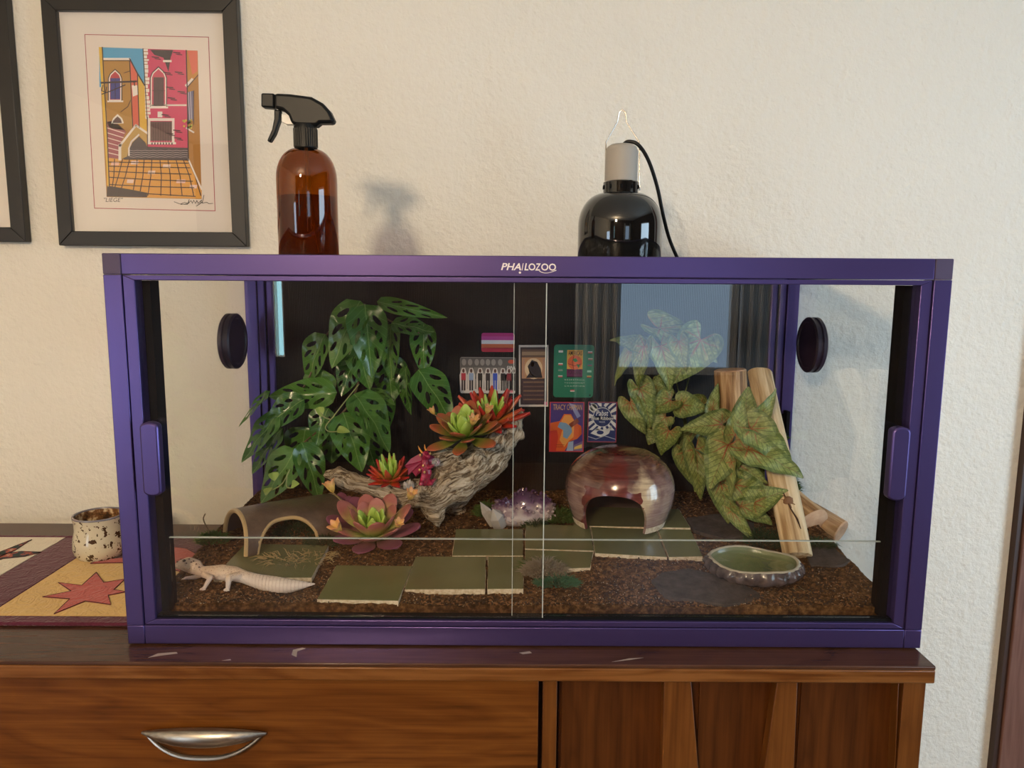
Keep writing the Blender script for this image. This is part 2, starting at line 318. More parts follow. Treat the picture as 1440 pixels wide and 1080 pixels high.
    t = NT('lit_globe'); t.set(base=(.9, .85, .75)); t.b.inputs['Emission Color'].default_value = (1, .74, .44, 1); t.b.inputs['Emission Strength'].default_value = 6.0; MAT['globe'] = t.m
    MAT['brass'] = plain('brass', (.6, .42, .18), .3, 1.0)
    t = NT('terrarium_mesh'); v = t.obj((1, 1, 1)); x, y, z = t.xyz(v)
    tr = t.n('ShaderNodeBsdfTransparent'); gx = t.math('LESS_THAN', t.math('FRACT', t.math('MULTIPLY', x, 500)), .25); gy = t.math('LESS_THAN', t.math('FRACT', t.math('MULTIPLY', y, 500)), .25)
    t.set(base=(.01, .01, .01), rough=.5); mx = t.n('ShaderNodeMixShader', {0: t.math('MAXIMUM', gx, gy), 1: tr.outputs[0], 2: t.b.outputs[0]}); t.link(mx.outputs[0], t.out.inputs[0]); MAT['mesh'] = t.m
mats()

# ------------------------------------------------------------------ building helpers
ORG = {}     # object name -> place of its origin
def link(o, parent=None, origin=(0, 0, 0)):
    COL.objects.link(o); origin = Vector(origin); ORG[o.name] = origin
    if parent is not None: o.parent = parent; o.location = origin - ORG[parent.name]
    else: o.location = origin
    return o
def tag(o, label=None, cat=None, group=None, kind=None):
    if label: o['label'] = label
    if cat: o['category'] = cat
    if group: o['group'] = group
    if kind: o['kind'] = kind
    return o
def thing(name, label, cat, loc, group=None):
    return tag(link(bpy.data.objects.new(name, None), None, loc), label, cat, group)
class G:
    def __init__(s): s.v = []; s.f = []
    def add(s, vs, fs):
        b = len(s.v); s.v += [Vector(p) for p in vs]; s.f += [tuple(i+b for i in f) for f in fs]; return s
    def box(s, x0, x1, y0, y1, z0, z1):
        x0, x1 = min(x0, x1), max(x0, x1); y0, y1 = min(y0, y1), max(y0, y1); z0, z1 = min(z0, z1), max(z0, z1)
        return s.add([(x0, y0, z0), (x1, y0, z0), (x1, y1, z0), (x0, y1, z0), (x0, y0, z1), (x1, y0, z1), (x1, y1, z1), (x0, y1, z1)],
                     [(0, 3, 2, 1), (4, 5, 6, 7), (0, 1, 5, 4), (1, 2, 6, 5), (2, 3, 7, 6), (3, 0, 4, 7)])
    def prism(s, poly, d):      # polygon of 3D points pushed along d
        n = len(poly); d = Vector(d); P = [Vector(p) for p in poly]
        return s.add(P + [p+d for p in P], [tuple(range(n))[::-1], tuple(range(n, 2*n))] + [(i, (i+1) % n, n+(i+1) % n, n+i) for i in range(n)])
    def tube(s, pts, rad, n=10, cap=True, flat=None):
        P = [Vector(p) for p in pts]; m = len(P)
        if not hasattr(rad, '__len__'): rad = [rad]*m
        up = None; rings = []
        for i, p in enumerate(P):
            t = (P[min(i+1, m-1)] - P[max(i-1, 0)]).normalized()
            if up is None: up = t.orthogonal().normalized()
            up = (up - t*up.dot(t)).normalized(); w = t.cross(up)
            rings.append([p + (up*cos(2*pi*k/n) + w*sin(2*pi*k/n))*rad[i] for k in range(n)])
        b = len(s.v); s.v += [q for r in rings for q in r]
        for i in range(m-1):
            for k in range(n): s.f.append((b+i*n+k, b+i*n+(k+1) % n, b+(i+1)*n+(k+1) % n, b+(i+1)*n+k))
        if cap: s.f.append(tuple(b+k for k in range(n))[::-1]); s.f.append(tuple(b+(m-1)*n+k for k in range(n)))
        return s
    def lathe(s, prof, c, n=48, close=False):
        c = Vector(c); b = len(s.v)
        for r, z in prof:
            for k in range(n): a = 2*pi*k/n; s.v.append(c+Vector((r*cos(a), r*sin(a), z)))
        m = len(prof)
        for i in range(m-1):
            for k in range(n): s.f.append((b+i*n+k, b+i*n+(k+1) % n, b+(i+1)*n+(k+1) % n, b+(i+1)*n+k))
        if prof[0][0] > 1e-6 and close: s.f.append(tuple(b+k for k in range(n))[::-1])
        if prof[-1][0] > 1e-6 and close: s.f.append(tuple(b+(m-1)*n+k for k in range(n)))
        return s
    def ball(s, c, r, n=12, m=8, rot=None):
        c = Vector(c); r = Vector(r) if hasattr(r, '__len__') else Vector((r, r, r)); b = len(s.v)
        for i in range(m+1):
            ph = pi*i/m
            for k in range(n):
                a = 2*pi*k/n; p = Vector((r.x*sin(ph)*cos(a), r.y*sin(ph)*sin(a), r.z*cos(ph)))
                s.v.append(c + (rot @ p if rot else p))
        for i in range(m):
            for k in range(n): s.f.append((b+i*n+k, b+(i+1)*n+k, b+(i+1)*n+(k+1) % n, b+i*n+(k+1) % n))
        return s
    def mesh(s, name, mat, origin=(0, 0, 0), smooth=True, angle=35, merge=True):
        o = Vector(origin); me = bpy.data.meshes.new(name); me.from_pydata([p-o for p in s.v], [], s.f)
        if merge:
            bm = bmesh.new(); bm.from_mesh(me); bmesh.ops.remove_doubles(bm, verts=bm.verts, dist=1e-6); bmesh.ops.recalc_face_normals(bm, faces=bm.faces); bm.to_mesh(me); bm.free()
        if smooth:
            for p in me.polygons: p.use_smooth = True
            me.set_sharp_from_angle(angle=radians(angle))
        for m in (mat if isinstance(mat, (list, tuple)) else [mat]): me.materials.append(MAT[m] if isinstance(m, str) else m)
        return me
    def base(s):
        xs = [p.x for p in s.v]; ys = [p.y for p in s.v]; zs = [p.z for p in s.v]
        return Vector(((min(xs)+max(xs))/2, (min(ys)+max(ys))/2, min(zs)))
    def build(s, name, mat, parent=None, smooth=True, bevel=0.0, angle=35, origin=None, merge=True):
        o = Vector(origin) if origin is not None else s.base()
        ob = link(bpy.data.objects.new(name, s.mesh(name, mat, o, smooth, angle, merge)), parent, o)
        if bevel:
            b = ob.modifiers.new('bevel', 'BEVEL'); b.width = bevel; b.segments = 2; b.limit_method = 'ANGLE'; b.angle_limit = radians(40)
        return ob
def inst(name, me, parent, M):      # shared mesh placed by a world matrix under a parent
    o = bpy.data.objects.new(name, me); COL.objects.link(o); M = M.copy(); ORG[o.name] = M.to_translation()
    if parent is not None:
        o.parent = parent; M.translation = M.to_translation() - ORG[parent.name]
    o.matrix_local = M if parent is not None else M
    if parent is None: o.matrix_world = M
    return o
def spline(pts, n=8):               # Catmull-Rom through points
    P = [Vector(p) for p in pts]; out = []
    for i in range(len(P)-1):
        a, b, c, d = P[max(i-1, 0)], P[i], P[i+1], P[min(i+2, len(P)-1)]
        for k in range(n):
            t = k/n; out.append(.5*((2*b)+(c-a)*t+(2*a-5*b+4*c-d)*t*t+(3*b-a-3*c+d)*t**3))
    out.append(P[-1]); return out
def lerp(a, b, t): return a+(b-a)*t
def basis(loc, yaxis, zhint, sx, sy, sz):      # local y along yaxis, local z towards zhint
    y = Vector(yaxis).normalized(); z = Vector(zhint); z = (z - y*z.dot(y)).normalized(); x = y.cross(z)
    return Matrix(((x.x*sx, y.x*sy, z.x*sz, loc[0]), (x.y*sx, y.y*sy, z.y*sz, loc[1]), (x.z*sx, y.z*sy, z.z*sz, loc[2]), (0, 0, 0, 1)))
def eval_mesh(ob):
    dg = bpy.context.evaluated_depsgraph_get(); dg.update(); return bpy.data.meshes.new_from_object(ob.evaluated_get(dg))
def blob(spheres, voxel, smooth=2, disp=None):  # union of balls, (centre, radius or radii, rot)
    g = G()
    for c, r, *q in spheres: g.ball(c, r, 16, 10, q[0] if q else None)
    me = bpy.data.meshes.new('tmp'); me.from_pydata(g.v, [], g.f); ob = bpy.data.objects.new('tmp', me); COL.objects.link(ob)
    m = ob.modifiers.new('r', 'REMESH'); m.mode = 'VOXEL'; m.voxel_size = voxel
    me2 = eval_mesh(ob); bpy.data.objects.remove(ob); bpy.data.meshes.remove(me)
    bm = bmesh.new(); bm.from_mesh(me2); bpy.data.meshes.remove(me2)
    for _ in range(smooth): bmesh.ops.smooth_vert(bm, verts=bm.verts, factor=.5, use_axis_x=True, use_axis_y=True, use_axis_z=True)
    if disp:
        bm.normal_update()
        for v in bm.verts: v.co += v.normal*disp(v.co)
    out = G(); bm.verts.index_update(); out.v = [v.co.copy() for v in bm.verts]; out.f = [tuple(v.index for v in f.verts) for f in bm.faces]; bm.free(); return out
def chain(pts, rad, step=.35):
    out = []
    for i in range(len(pts)-1):
        a, b = Vector(pts[i]), Vector(pts[i+1]); L = (b-a).length; n = max(1, int(L/(step*max(1e-4, min(rad[i], rad[i+1])))))
        for k in range(n): t = k/n; out.append((a.lerp(b, t), rad[i]+(rad[i+1]-rad[i])*t))
    out.append((Vector(pts[-1]), rad[-1])); return out
_fonts = {}
def text_polys(s, shear=0.0, offset=0.0):
    c = bpy.data.curves.new('t', 'FONT'); c.body = s; c.shear = shear; c.offset = offset; c.resolution_u = 3; c.fill_mode = 'BOTH'
    ob = bpy.data.objects.new('t', c); COL.objects.link(ob); me = eval_mesh(ob)
    vs = [v.co.copy() for v in me.vertices]; fs = [tuple(p.vertices) for p in me.polygons]
    bpy.data.objects.remove(ob); bpy.data.curves.remove(c); bpy.data.meshes.remove(me); return vs, fs
def decal(name, place, layers, mat, parent=None, thick=.00025, step=.00005):
    """flat print: place(u, v, h) -> point; layers = lists of shapes, printed one above another"""
    V = []; F = []; C = []
    def put(pts, faces, col, h):
        b = len(V); V.extend(place(u, v, h) for u, v in pts); c = hx(col) if isinstance(col, str) else col
        for f in faces: F.append(tuple(i+b for i in f)); C.append(c)
    for li, layer in enumerate(layers):
        h = thick + li*step
        for sh in layer:
            k = sh[0]
            if k == 'poly': put(sh[1], [tuple(range(len(sh[1])))], sh[2], h)
            elif k == 'rect': x0, y0, x1, y1 = sh[1]; put([(x0, y0), (x1, y0), (x1, y1), (x0, y1)], [(0, 1, 2, 3)], sh[2], h)
            elif k == 'round':
                x0, y0, x1, y1, rx, ry = sh[1]; P = []
                for cx, cy, a0 in ((x1-rx, y0+ry, -90), (x1-rx, y1-ry, 0), (x0+rx, y1-ry, 90), (x0+rx, y0+ry, 180)):
                    P += [(cx+rx*cos(radians(a0+22.5*i)), cy+ry*sin(radians(a0+22.5*i))) for i in range(5)]
                put(P, [tuple(range(len(P)))], sh[2], h)
            elif k == 'ell':
                cx, cy, rx, ry = sh[1]; put([(cx+rx*cos(2*pi*i/20), cy+ry*sin(2*pi*i/20)) for i in range(20)], [tuple(range(20))], sh[2], h)
            elif k == 'line':
                pts, w, col = sh[1], sh[2], sh[3]; asp = sh[4] if len(sh) > 4 else 1.0
                for (ax, ay), (bx, by) in zip(pts, pts[1:]):
                    dx, dy = bx-ax, (by-ay)*asp; L = math.hypot(dx, dy) or 1; nx, ny = -dy/L*w/2, dx/L*w/2/asp; ex, ey = dx/L*w*.3, dy/L*w*.3/asp
                    put([(ax-ex+nx, ay-ey+ny), (ax-ex-nx, ay-ey-ny), (bx+ex-nx, by+ey-ny), (bx+ex+nx, by+ey+ny)], [(0, 1, 2, 3)], col, h)
            elif k == 'text':
                (x0, y0, x1, y1), s, col = sh[1], sh[2], sh[3]; vs, fs = text_polys(s, sh[4] if len(sh) > 4 else 0.0, sh[5] if len(sh) > 5 else 0.0)
                ax = min(v.x for v in vs); bx = max(v.x for v in vs); ay = min(v.y for v in vs); by = max(v.y for v in vs)
                put([(x0+(v.x-ax)/(bx-ax)*(x1-x0), y0+(v.y-ay)/(by-ay)*(y1-y0)) for v in vs], fs, col, h)
    o = sum(V, Vector())/len(V)
    me = bpy.data.meshes.new(name); me.from_pydata([p-o for p in V], [], F); at = me.color_attributes.new('ink', 'FLOAT_COLOR', 'CORNER')
    for p, c in zip(me.polygons, C):
        for li in p.loop_indices: at.data[li].color = (c[0], c[1], c[2], 1)
    me.materials.append(MAT[mat]); return link(bpy.data.objects.new(name, me), parent, o)

# ================================================================== THE ROOM
def struct(name, g, mat, **kw): return tag(g.build(name, mat, **kw), kind='structure')
R = ROOM
struct('floor', G().box(R['x0']-.1, R['x1']+.1, R['y0']-.1, R['y1']+.1, R['z0']-.05, R['z0']), 'floor', smooth=False)
struct('ceiling', G().box(R['x0']-.1, R['x1']+.1, R['y0']-.1, R['y1']+.1, R['z1'], R['z1']+.05), 'ceiling', smooth=False)
DOOR_X = PY(1408, 880, WALL_Y).x          # left edge of the brown door casing
struct('wall_back', G().box(R['x0'], R['x1'], WALL_Y, WALL_Y+.1, R['z0'], R['z1']), 'wall', smooth=False)
def wall_with_hole(name, horiz, c0, c1, holes, t0, t1, mat='wall'):
    g = G(); z0, z1 = R['z0'], R['z1']; cur = c0
    def bx(a, b, za, zb):
        if b-a > 1e-4 and zb-za > 1e-4: g.box(*((a, b, t0, t1) if horiz else (t0, t1, a, b)), za, zb)
    for a, b, za, zb in holes: bx(cur, a, z0, z1); bx(a, b, z0, za); bx(a, b, zb, z1); cur = b
    bx(cur, c1, z0, z1); return struct(name, g, mat, smooth=False)
wall_with_hole('wall_front', True, R['x0'], R['x1'], [(-1.695, -1.625, -.0, 1.02), (.70, 1.58, -.11, 1.02)], R['y0']-.1, R['y0'], 'panelling')
wall_with_hole('wall_right', False, R['y0'], R['y1'], [(-1.68, -.32, -.52, 1.02)], R['x1'], R['x1']+.1, 'panelling')
wall_with_hole('wall_left', False, R['y0'], R['y1'], [(-4.02, -2.88, -.70, .62)], R['x0']-.1, R['x0'])
def window(name, horiz, a, b, za, zb, face):
    g = G(); t = .05 if b-a > .3 else .008; d = .06
    def bx(p, q, r, s): g.box(*((p, q, face-d, face) if horiz else (face, face+d, p, q)), r, s)
    bx(a, a+t, za, zb); bx(b-t, b, za, zb); bx(a, b, za, za+t); bx(a, b, zb-t, zb);
    return struct(name, g, 'white_trim', smooth=False)
window('window_1', True, .70, 1.58, -.11, 1.02, R['y0']); window('window_2', True, -1.695, -1.625, -.0, 1.02, R['y0']); window('window_3', False, -1.68, -.32, -.52, 1.02, R['x1']); window('window_4', False, -4.02, -2.88, -.70, .62, R['x0']-.06)
# brown door casing on the back wall, beside the credenza
dr = tag(G().box(DOOR_X, DOOR_X+.012, WALL_Y-.020, WALL_Y-.0005, R['z0'], 1.35).build('door_1', 'casing_dark', smooth=False), kind='structure')
G().box(DOOR_X+.012, DOOR_X+.11, WALL_Y-.026, WALL_Y-.0005, R['z0'], 1.35).build('casing_board', 'casing', dr, bevel=.003)
G().box(DOOR_X+.11, DOOR_X+.62, WALL_Y-.012, WALL_Y-.0005, R['z0'], 1.35).build('door_leaf', 'casing', dr)
# curtains hang beside the windows behind the camera
def curtain(x0, x1, label):
    n = 36; g = G(); y = R['y0']+.10
    for z in (-.62, 1.16):
        for i in range(n+1): t = i/n; g.v.append(Vector((x0+(x1-x0)*t, y+.025*sin(t*pi*9), z)))
    g.f = [(i, i+1, n+2+i, n+1+i) for i in range(n)]
    o = g.build('curtain', 'curtain', angle=180); s = o.modifiers.new('s', 'SOLIDIFY'); s.thickness = .004
    return tag(o, label, 'curtain', 'curtains beside the windows')
curtain(.42, .72, 'pale curtain hanging beside the wide window, nearer room centre'); curtain(1.56, 1.86, 'pale curtain hanging between wide window and corner')
# pendant lamp: the warm light of the room
pl = thing('pendant_lamp', 'warm glass globe pendant lamp hanging from ceiling', 'lamp', (PENDANT.x, PENDANT.y, R['z1']))
G().lathe([(0, 0), (.05, 0), (.05, -.02), (0, -.025)], pl.location, 24).build('ceiling_rose', 'brass', pl)
G().tube([(PENDANT.x, PENDANT.y, R['z1']-.02), PENDANT+Vector((0, 0, .09))], .004, 8).build('stem', 'brass', pl)
G().lathe([(0, .10), (.03, .095), (.05, .075), (.05, .07)], PENDANT, 24).build('fitting', 'brass', pl)
gl = G().ball(PENDANT+Vector((0, 0, -.0)), .075, 24, 16).build('globe', 'globe', pl)
ld = bpy.data.lights.new('pendant_bulb', 'POINT'); ld.energy = 470; ld.color = (1, .76, .49); ld.shadow_soft_size = .085
lo = bpy.data.objects.new('pendant_bulb', ld); COL.objects.link(lo); lo.location = PENDANT
gl.visible_shadow = True

# ================================================================== CREDENZA
CX0, CX1, CYF, CYB = -1.62, .606, -.051, .572
cz = thing('credenza', 'walnut credenza with drawers and tapered slat doors standing against wall', 'cabinet', (-.5, .26, FLOOR_Z))
FY = -.034       # face of drawers and doors
G().box(CX0, CX1, CYF, CYB, -.006, 0).build('top_veneer', 'walnut_top', cz, bevel=.0015)
G().box(CX0, CX1, CYF-.0005, CYB, -.027, -.0062).build('top_edge', 'walnut_edge', cz, bevel=.002)
bx0, bx1 = CX0+.02, PY(1299, 1000, FY).x
bz0, bz1 = -.56, -.0272
G().box(bx0, bx1-.02, .0, CYB-.01, bz0, bz1).build('carcass', 'walnut_z', cz)
G().box(bx1-.0335, bx1, FY, CYB-.01, bz0, bz1).build('end_post', 'walnut_slat', cz, bevel=.001)
G().box(bx0, bx0+.03, FY, CYB-.01, bz0, bz1).build('end_post', 'walnut_slat', cz, bevel=.001)
sx0, sx1 = PY(763, 1000, FY).x, PY(783, 1000, FY).x
G().box(sx0, sx1, FY, .0, bz0, bz1).build('stile', 'walnut_slat', cz, bevel=.001)
dx1 = PY(757, 1000, FY).x
def drawer(z0, z1, x0, x1, handle_x):
    d = G().box(x0, x1, FY, -.001, z0, z1).build('drawer', 'walnut_x', cz, bevel=.001)
    # boat shaped nickel pull: a swelling bar over a recessed cup
    w = PY(367, 1040, FY-.03).x - PY(188, 1040, FY-.03).x; hz = z1-(.0272-.0272) ; c = Vector((handle_x, FY, 0))
    zt = PY(278, 1022, FY-.02).z + (z1-bz1); zb = PY(278, 1048, FY-.02).z + (z1-bz1); zl = PY(278, 1064, FY-.018).z + (z1-bz1)
    n = 28; g = G()
    for i in range(n+1):
        t = i/n*2-1; e = max(0, 1-abs(t)**2.2); x = handle_x+t*w/2; zc = (zt+zb)/2+.006*(1-e)*-.2; hh = (zt-zb)/2*(.12+.88*e); dep = .004+.020*e
        for k in range(12):
            a = 2*pi*k/12; g.v.append(Vector((x, FY-.004-dep*.5+dep*.5*cos(a)-.004*e, zc+hh*sin(a))))
    g.f = [(i*12+k, i*12+(k+1) % 12, (i+1)*12+(k+1) % 12, (i+1)*12+k) for i in range(n) for k in range(12)]+[tuple(range(12)), tuple(n*12+k for k in range(12))]
    h = g.build('handle', 'nickel', d, angle=60)
    P = []
    for i in range(n+1):
        t = i/n*2-1; e = max(0, 1-abs(t)**2.6); P.append(Vector((handle_x+t*w*.47, FY-.006-.012*e, lerp((zt+zb)/2-.002, zl, e))))
    G().tube(P, [.0022+.0016*max(0, 1-abs(i/n*2-1)**2) for i in range(n+1)], 8).build('handle_lip', 'nickel', d)
    return d
hxp = (PY(188, 1040, FY-.03).x+PY(367, 1040, FY-.03).x)/2
for k, (z0, z1) in enumerate(((-.195, -.0302), (-.375, -.199), (-.556, -.379))):
    drawer(z0, z1, bx0+.032, dx1, hxp)
# slat door on the right: recessed boards between tapering slats
dl, drr = PY(787, 1000, FY).x, PY(1262, 1000, FY).x
dw = G().box(dl, drr, -.012, -.001, bz0+.004, bz1-.001).build('door', 'walnut_z', cz)
zt, zb_ = bz1-.0012, bz0+.004
def slat(a0, a1, b0, b1):       # pixel edges at y=958 and at y=1080
    pa0, pa1, pb0, pb1 = (PY(a0, 958, FY-.004), PY(a1, 958, FY-.004), PY(b0, 1080, FY-.004), PY(b1, 1080, FY-.004))
    def atz(p, q, z): t = (z-p.z)/(q.z-p.z); return p.x+(q.x-p.x)*t
    zm = -.30
    poly = [(atz(pa0, pb0, zt), FY-.004, zt), (atz(pa1, pb1, zt), FY-.004, zt), (atz(pa1, pb1, zm), FY-.004, zm), (atz(pa1, pb1, zt), FY-.004, zb_), (atz(pa0, pb0, zt), FY-.004, zb_), (atz(pa0, pb0, zm), FY-.004, zm)]
    G().prism(poly, (0, .021, 0)).build('slat', 'walnut_slat', dw, bevel=.0012)
slat(934, 972, 931, 982); slat(1093, 1122, 1075, 1117); slat(1263, 1264.5, 1258, 1259)
for p0, p1 in ((790, 931), (982, 1074), (1124, 1257)):
    x0, x1 = PY(p0, 1000, -.013).x, PY(p1, 1000, -.013).x
    G().box(x0, x1, -.016, -.0118, bz0+.02, bz1-.0014).build('panel', 'walnut_z', dw, smooth=False)
for x in (CX0+.1, CX1-.1):
    for y in (.04, CYB-.08):
        G().tube([(x, y, bz0), (x, y, FLOOR_Z)], [.024, .014], 16).build('leg', 'walnut_slat', cz)

for pts in ([(208, 925), (222, 919), (248, 917), (250, 919), (226, 922)], [(410, 921), (412, 914), (425, 911), (430, 912), (418, 916), (417, 924)], [(312, 929), (324, 927), (325, 928.5)], [(730, 918), (745, 916), (748, 918.5), (735, 920)], [(860, 931), (885, 926), (905, 925), (886, 928)]):   # worn scuffs in the polish
    P = [PZ(x, y, 0) for x, y in pts]; G().prism([(p.x, p.y, .00005) for p in P], (0, 0, .0002)).build('scuff_mark', 'scuff', cz, smooth=False)

# ================================================================== QUILT AND MUG
QT = .006
qr = thing('table_runner', 'quilted table runner with red stars on yellow and maroon sashes', 'table runner', (-.95, .27, 0))
QX0, QX1, QY0, QY1 = -1.45, -.616, .062, .472
G().box(QX0, QX1, QY0, QY1, .0003, QT-.0012).build('backing', 'maroon', qr, bevel=.001)
G().box(QX0, QX1, QY0-.002, QY0+.022, .0003, QT+.0006).build('binding', 'maroon', qr, bevel=.0025)
G().box(QX0, QX1, QY1-.008, QY1+.002, .0003, QT+.0006).build('binding', 'maroon', qr, bevel=.0025)
def patch(x0, x1, y0, y1, m, nm='patch'): return G().box(x0, x1, y0, y1, QT-.0013, QT).build(nm, m, qr, bevel=.0012)
patch(-.886, QX1, QY0+.026, .345, 'yellow'); patch(-.976, -.888, QY0+.024, QY1-.009, 'maroon', 'sash')
patch(-.887, QX1, .347, QY1-.009, 'maroon', 'sash'); patch(QX0, -.978, QY0+.024, QY1-.009, 'cream')
def flat_piece(pts, m, name, h=.0012):
    P = [PZ(x, y, QT) for x, y in pts]; G().prism([(p.x, p.y, QT) for p in P], (0, 0, h)).build(name, m, qr)
    for i in range(len(P)):
        a, b = P[i], P[(i+1) % len(P)]
    G().tube([(p.x, p.y, QT+h) for p in P+[P[0]]], .0008, 5).build('stitch_line', 'stitch', qr)
flat_piece([(135.5, 805.5), (146, 820), (176, 815), (160, 830), (178, 833), (152, 838), (156, 851), (120, 846), (76, 864), (98, 843), (60, 840), (100, 832), (82, 820), (115, 824)], 'red_cloth', 'star')
flat_piece([(127, 793), (140, 788), (172, 785), (196, 772), (230, 768), (262, 772), (280, 782), (252, 790), (262, 806), (232, 800), (205, 810), (205, 793), (170, 792)], 'red_cloth', 'star')
flat_piece([(0, 777), (28, 766), (45, 759.5), (40, 762), (22, 774), (0, 784)], 'calico', 'calico_point'); flat_piece([(-20, 794), (8, 779), (30, 776), (58, 777), (35, 783), (5, 786)], 'calico', 'calico_point')
# speckled pot standing on the runner
mb = PZ(143, 779, QT+.001); k = MPP(mb)
mg = thing('mug', 'cream speckled stoneware mug standing on quilted runner', 'mug', (mb.x, mb.y, QT+.0005))
r0 = 34.5*k
prof = [(0, 0), (r0*.86, 0), (r0*.98, .008), (r0*1.03, .02), (r0*1.0, .036), (r0*.92, .056), (r0*.93, .072), (r0*.97, .0815)]
G().lathe(prof, mg.location, 48).build('body', 'mug', mg, origin=mg.location)
G().lathe([(r0*.97, .0815), (r0*.96, .0845), (r0*.90, .0845), (r0*.88, .082)], mg.location, 48).build('rim', 'mug_rim', mg)
G().lathe([(r0*.885, .0825), (r0*.85, .06), (r0*.9, .03), (r0*.8, .008), (0, .006)], mg.location, 48).build('inside', 'mug_in', mg, origin=mg.location)

# ================================================================== PICTURES ON THE WALL
def picture(name, label, x0, x1, z0, z1, fw, glass=True):
    d = .022; y1 = WALL_Y-.001; y0 = y1-d
    t = thing(name, label, 'picture', ((x0+x1)/2, y1-.005, z0), 'framed prints on the wall')
    for poly in ([(x0, z0), (x1, z0), (x1-fw, z0+fw), (x0+fw, z0+fw)], [(x1, z0), (x1, z1), (x1-fw, z1-fw), (x1-fw, z0+fw)],
                 [(x1, z1), (x0, z1), (x0+fw, z1-fw), (x1-fw, z1-fw)], [(x0, z1), (x0, z0), (x0+fw, z0+fw), (x0+fw, z1-fw)]):
        G().prism([(x, y0, z) for x, z in poly], (0, d, 0)).build('frame_side', 'frame_black', t, bevel=.0015)
    G().box(x0+fw-.004, x1-fw+.004, y1-.010, y1-.004, z0+fw-.004, z1-fw+.004).build('mat_board', 'mat_board', t, smooth=False)
    G().box(x0+fw-.003, x1-fw+.003, y0+.004, y0+.0058, z0+fw-.003, z1-fw+.003).build('glass', 'picture_glass', t, smooth=False)
    return t, y1-.010
yw = WALL_Y-.02
fx0, fx1, fz0 = PY(83, 343, yw).x+.001, PY(350, 347, yw).x-.004, PY(200, 346, yw).z
FW = .0315
pic, pface = picture('framed_print', 'black framed print of pink canal houses and stone bridge', fx0, fx1, fz0, fz0+.525, FW)
lx1 = PY(37, 338, yw).x
pic2, pface2 = picture('framed_print', 'black framed print cut by the picture edge, beside canal print', lx1-.41, lx1, PY(20, 340, yw).z, PY(20, 340, yw).z+.525, FW)
# the canal print: coordinates measured in a 4x view of the sheet
def sheet(x, y):
    P = PY(100+x/4, 40+y/4, pface); return P
def A(pts): return [(p[0], p[1]) for p in pts]
def place_art(u, v, h): P = sheet(u, v); return Vector((P.x, pface-h, P.z))
DK = '#35202c'
def L(pts, w=5, c=DK): return ('line', pts, w, c)
arch = lambda cx, y0, w, y1: [(cx-w, y1), (cx-w, y0+w*1.1), (cx-w*.75, y0+w*.45), (cx, y0-w*.25), (cx+w*.75, y0+w*.45), (cx+w, y0+w*1.1), (cx+w, y1)]
L0 = [('poly', A([(75, 32), (775, 47), (812, 1028), (130, 1013)]), '#a93a48')]
L1 = [('poly', A([(79, 36), (771, 51), (808, 1024), (134, 1009)]), '#e8dcd2')]
L2 = [('poly', A([(156, 105), (712, 125), (735, 960), (200, 948)]), '#b07a34')]
L3 = [('poly', A([(158, 106), (408, 114), (412, 330), (160, 330)]), '#55a7d4'), ('poly', A([(428, 115), (646, 122), (657, 700), (430, 700)]), '#d43f6c'),
      ('poly', A([(648, 123), (711, 126), (714, 270), (652, 330)]), '#c98a3c'), ('poly', A([(200, 725), (662, 735), (735, 905), (735, 958), (200, 946)]), '#e0a145')]
L4 = [('poly', A([(176, 166), (330, 170), (348, 570), (200, 545)]), '#b4853c'), ('poly', A([(330, 172), (374, 255), (384, 565), (348, 570)]), '#dc6552'), ('poly', A([(374, 262), (414, 320), (428, 600), (384, 560)]), '#e0b440'),
      ('poly', A([(156, 105), (176, 106), (216, 890), (206, 890)]), '#e3b93f'), ('poly', A([(310, 662), (660, 672), (662, 740), (290, 735)]), '#453a44'),
      ('poly', A([(655, 125), (711, 127), (711, 240), (682, 262), (668, 190)]), '#e0705c'), ('poly', A([(202, 884), (330, 905), (430, 925), (428, 950), (200, 946)]), '#3a2a30'), ('poly', A([(445, 120), (575, 122), (560, 165), (548, 245), (520, 165), (470, 150)]), '#41353a')]
L5 = [('poly', A([(203, 525), (240, 518), (310, 582), (268, 660), (275, 735), (212, 728)]), '#a4525f'), ('poly', A([(203, 525), (245, 520), (305, 575), (215, 560)]), '#7a3c48'),
      ('poly', A([(275, 660), (365, 545), (430, 590), (432, 655), (385, 605), (330, 660), (316, 720), (278, 738)]), '#c09a52'), ('poly', A(arch(382, 620, 48, 690)), '#4a3d46')]
for cx, y0, w, y1, inner, inner2 in ((248, 240, 38, 405, '#c0384a', '#3b3f8f'), (492, 228, 46, 440, '#d0506a', '#5a4048')):
    L5.append(('poly', arch(cx, y0, w, y1), '#efe6df')); L5.append(('rect', (cx-w-6, y1, cx+w+8, y1+10), '#efe6df'))
L6 = []
for cx, y0, w, y1, inner, inner2 in ((248, 240, 38, 405, '#c0384a', '#3b3f8f'), (492, 228, 46, 440, '#d0506a', '#5a4048')):
    L6.append(('poly', arch(cx, y0+10, w-9, y1-4), inner)); L6.append(L(arch(cx, y0, w, y1), 5))
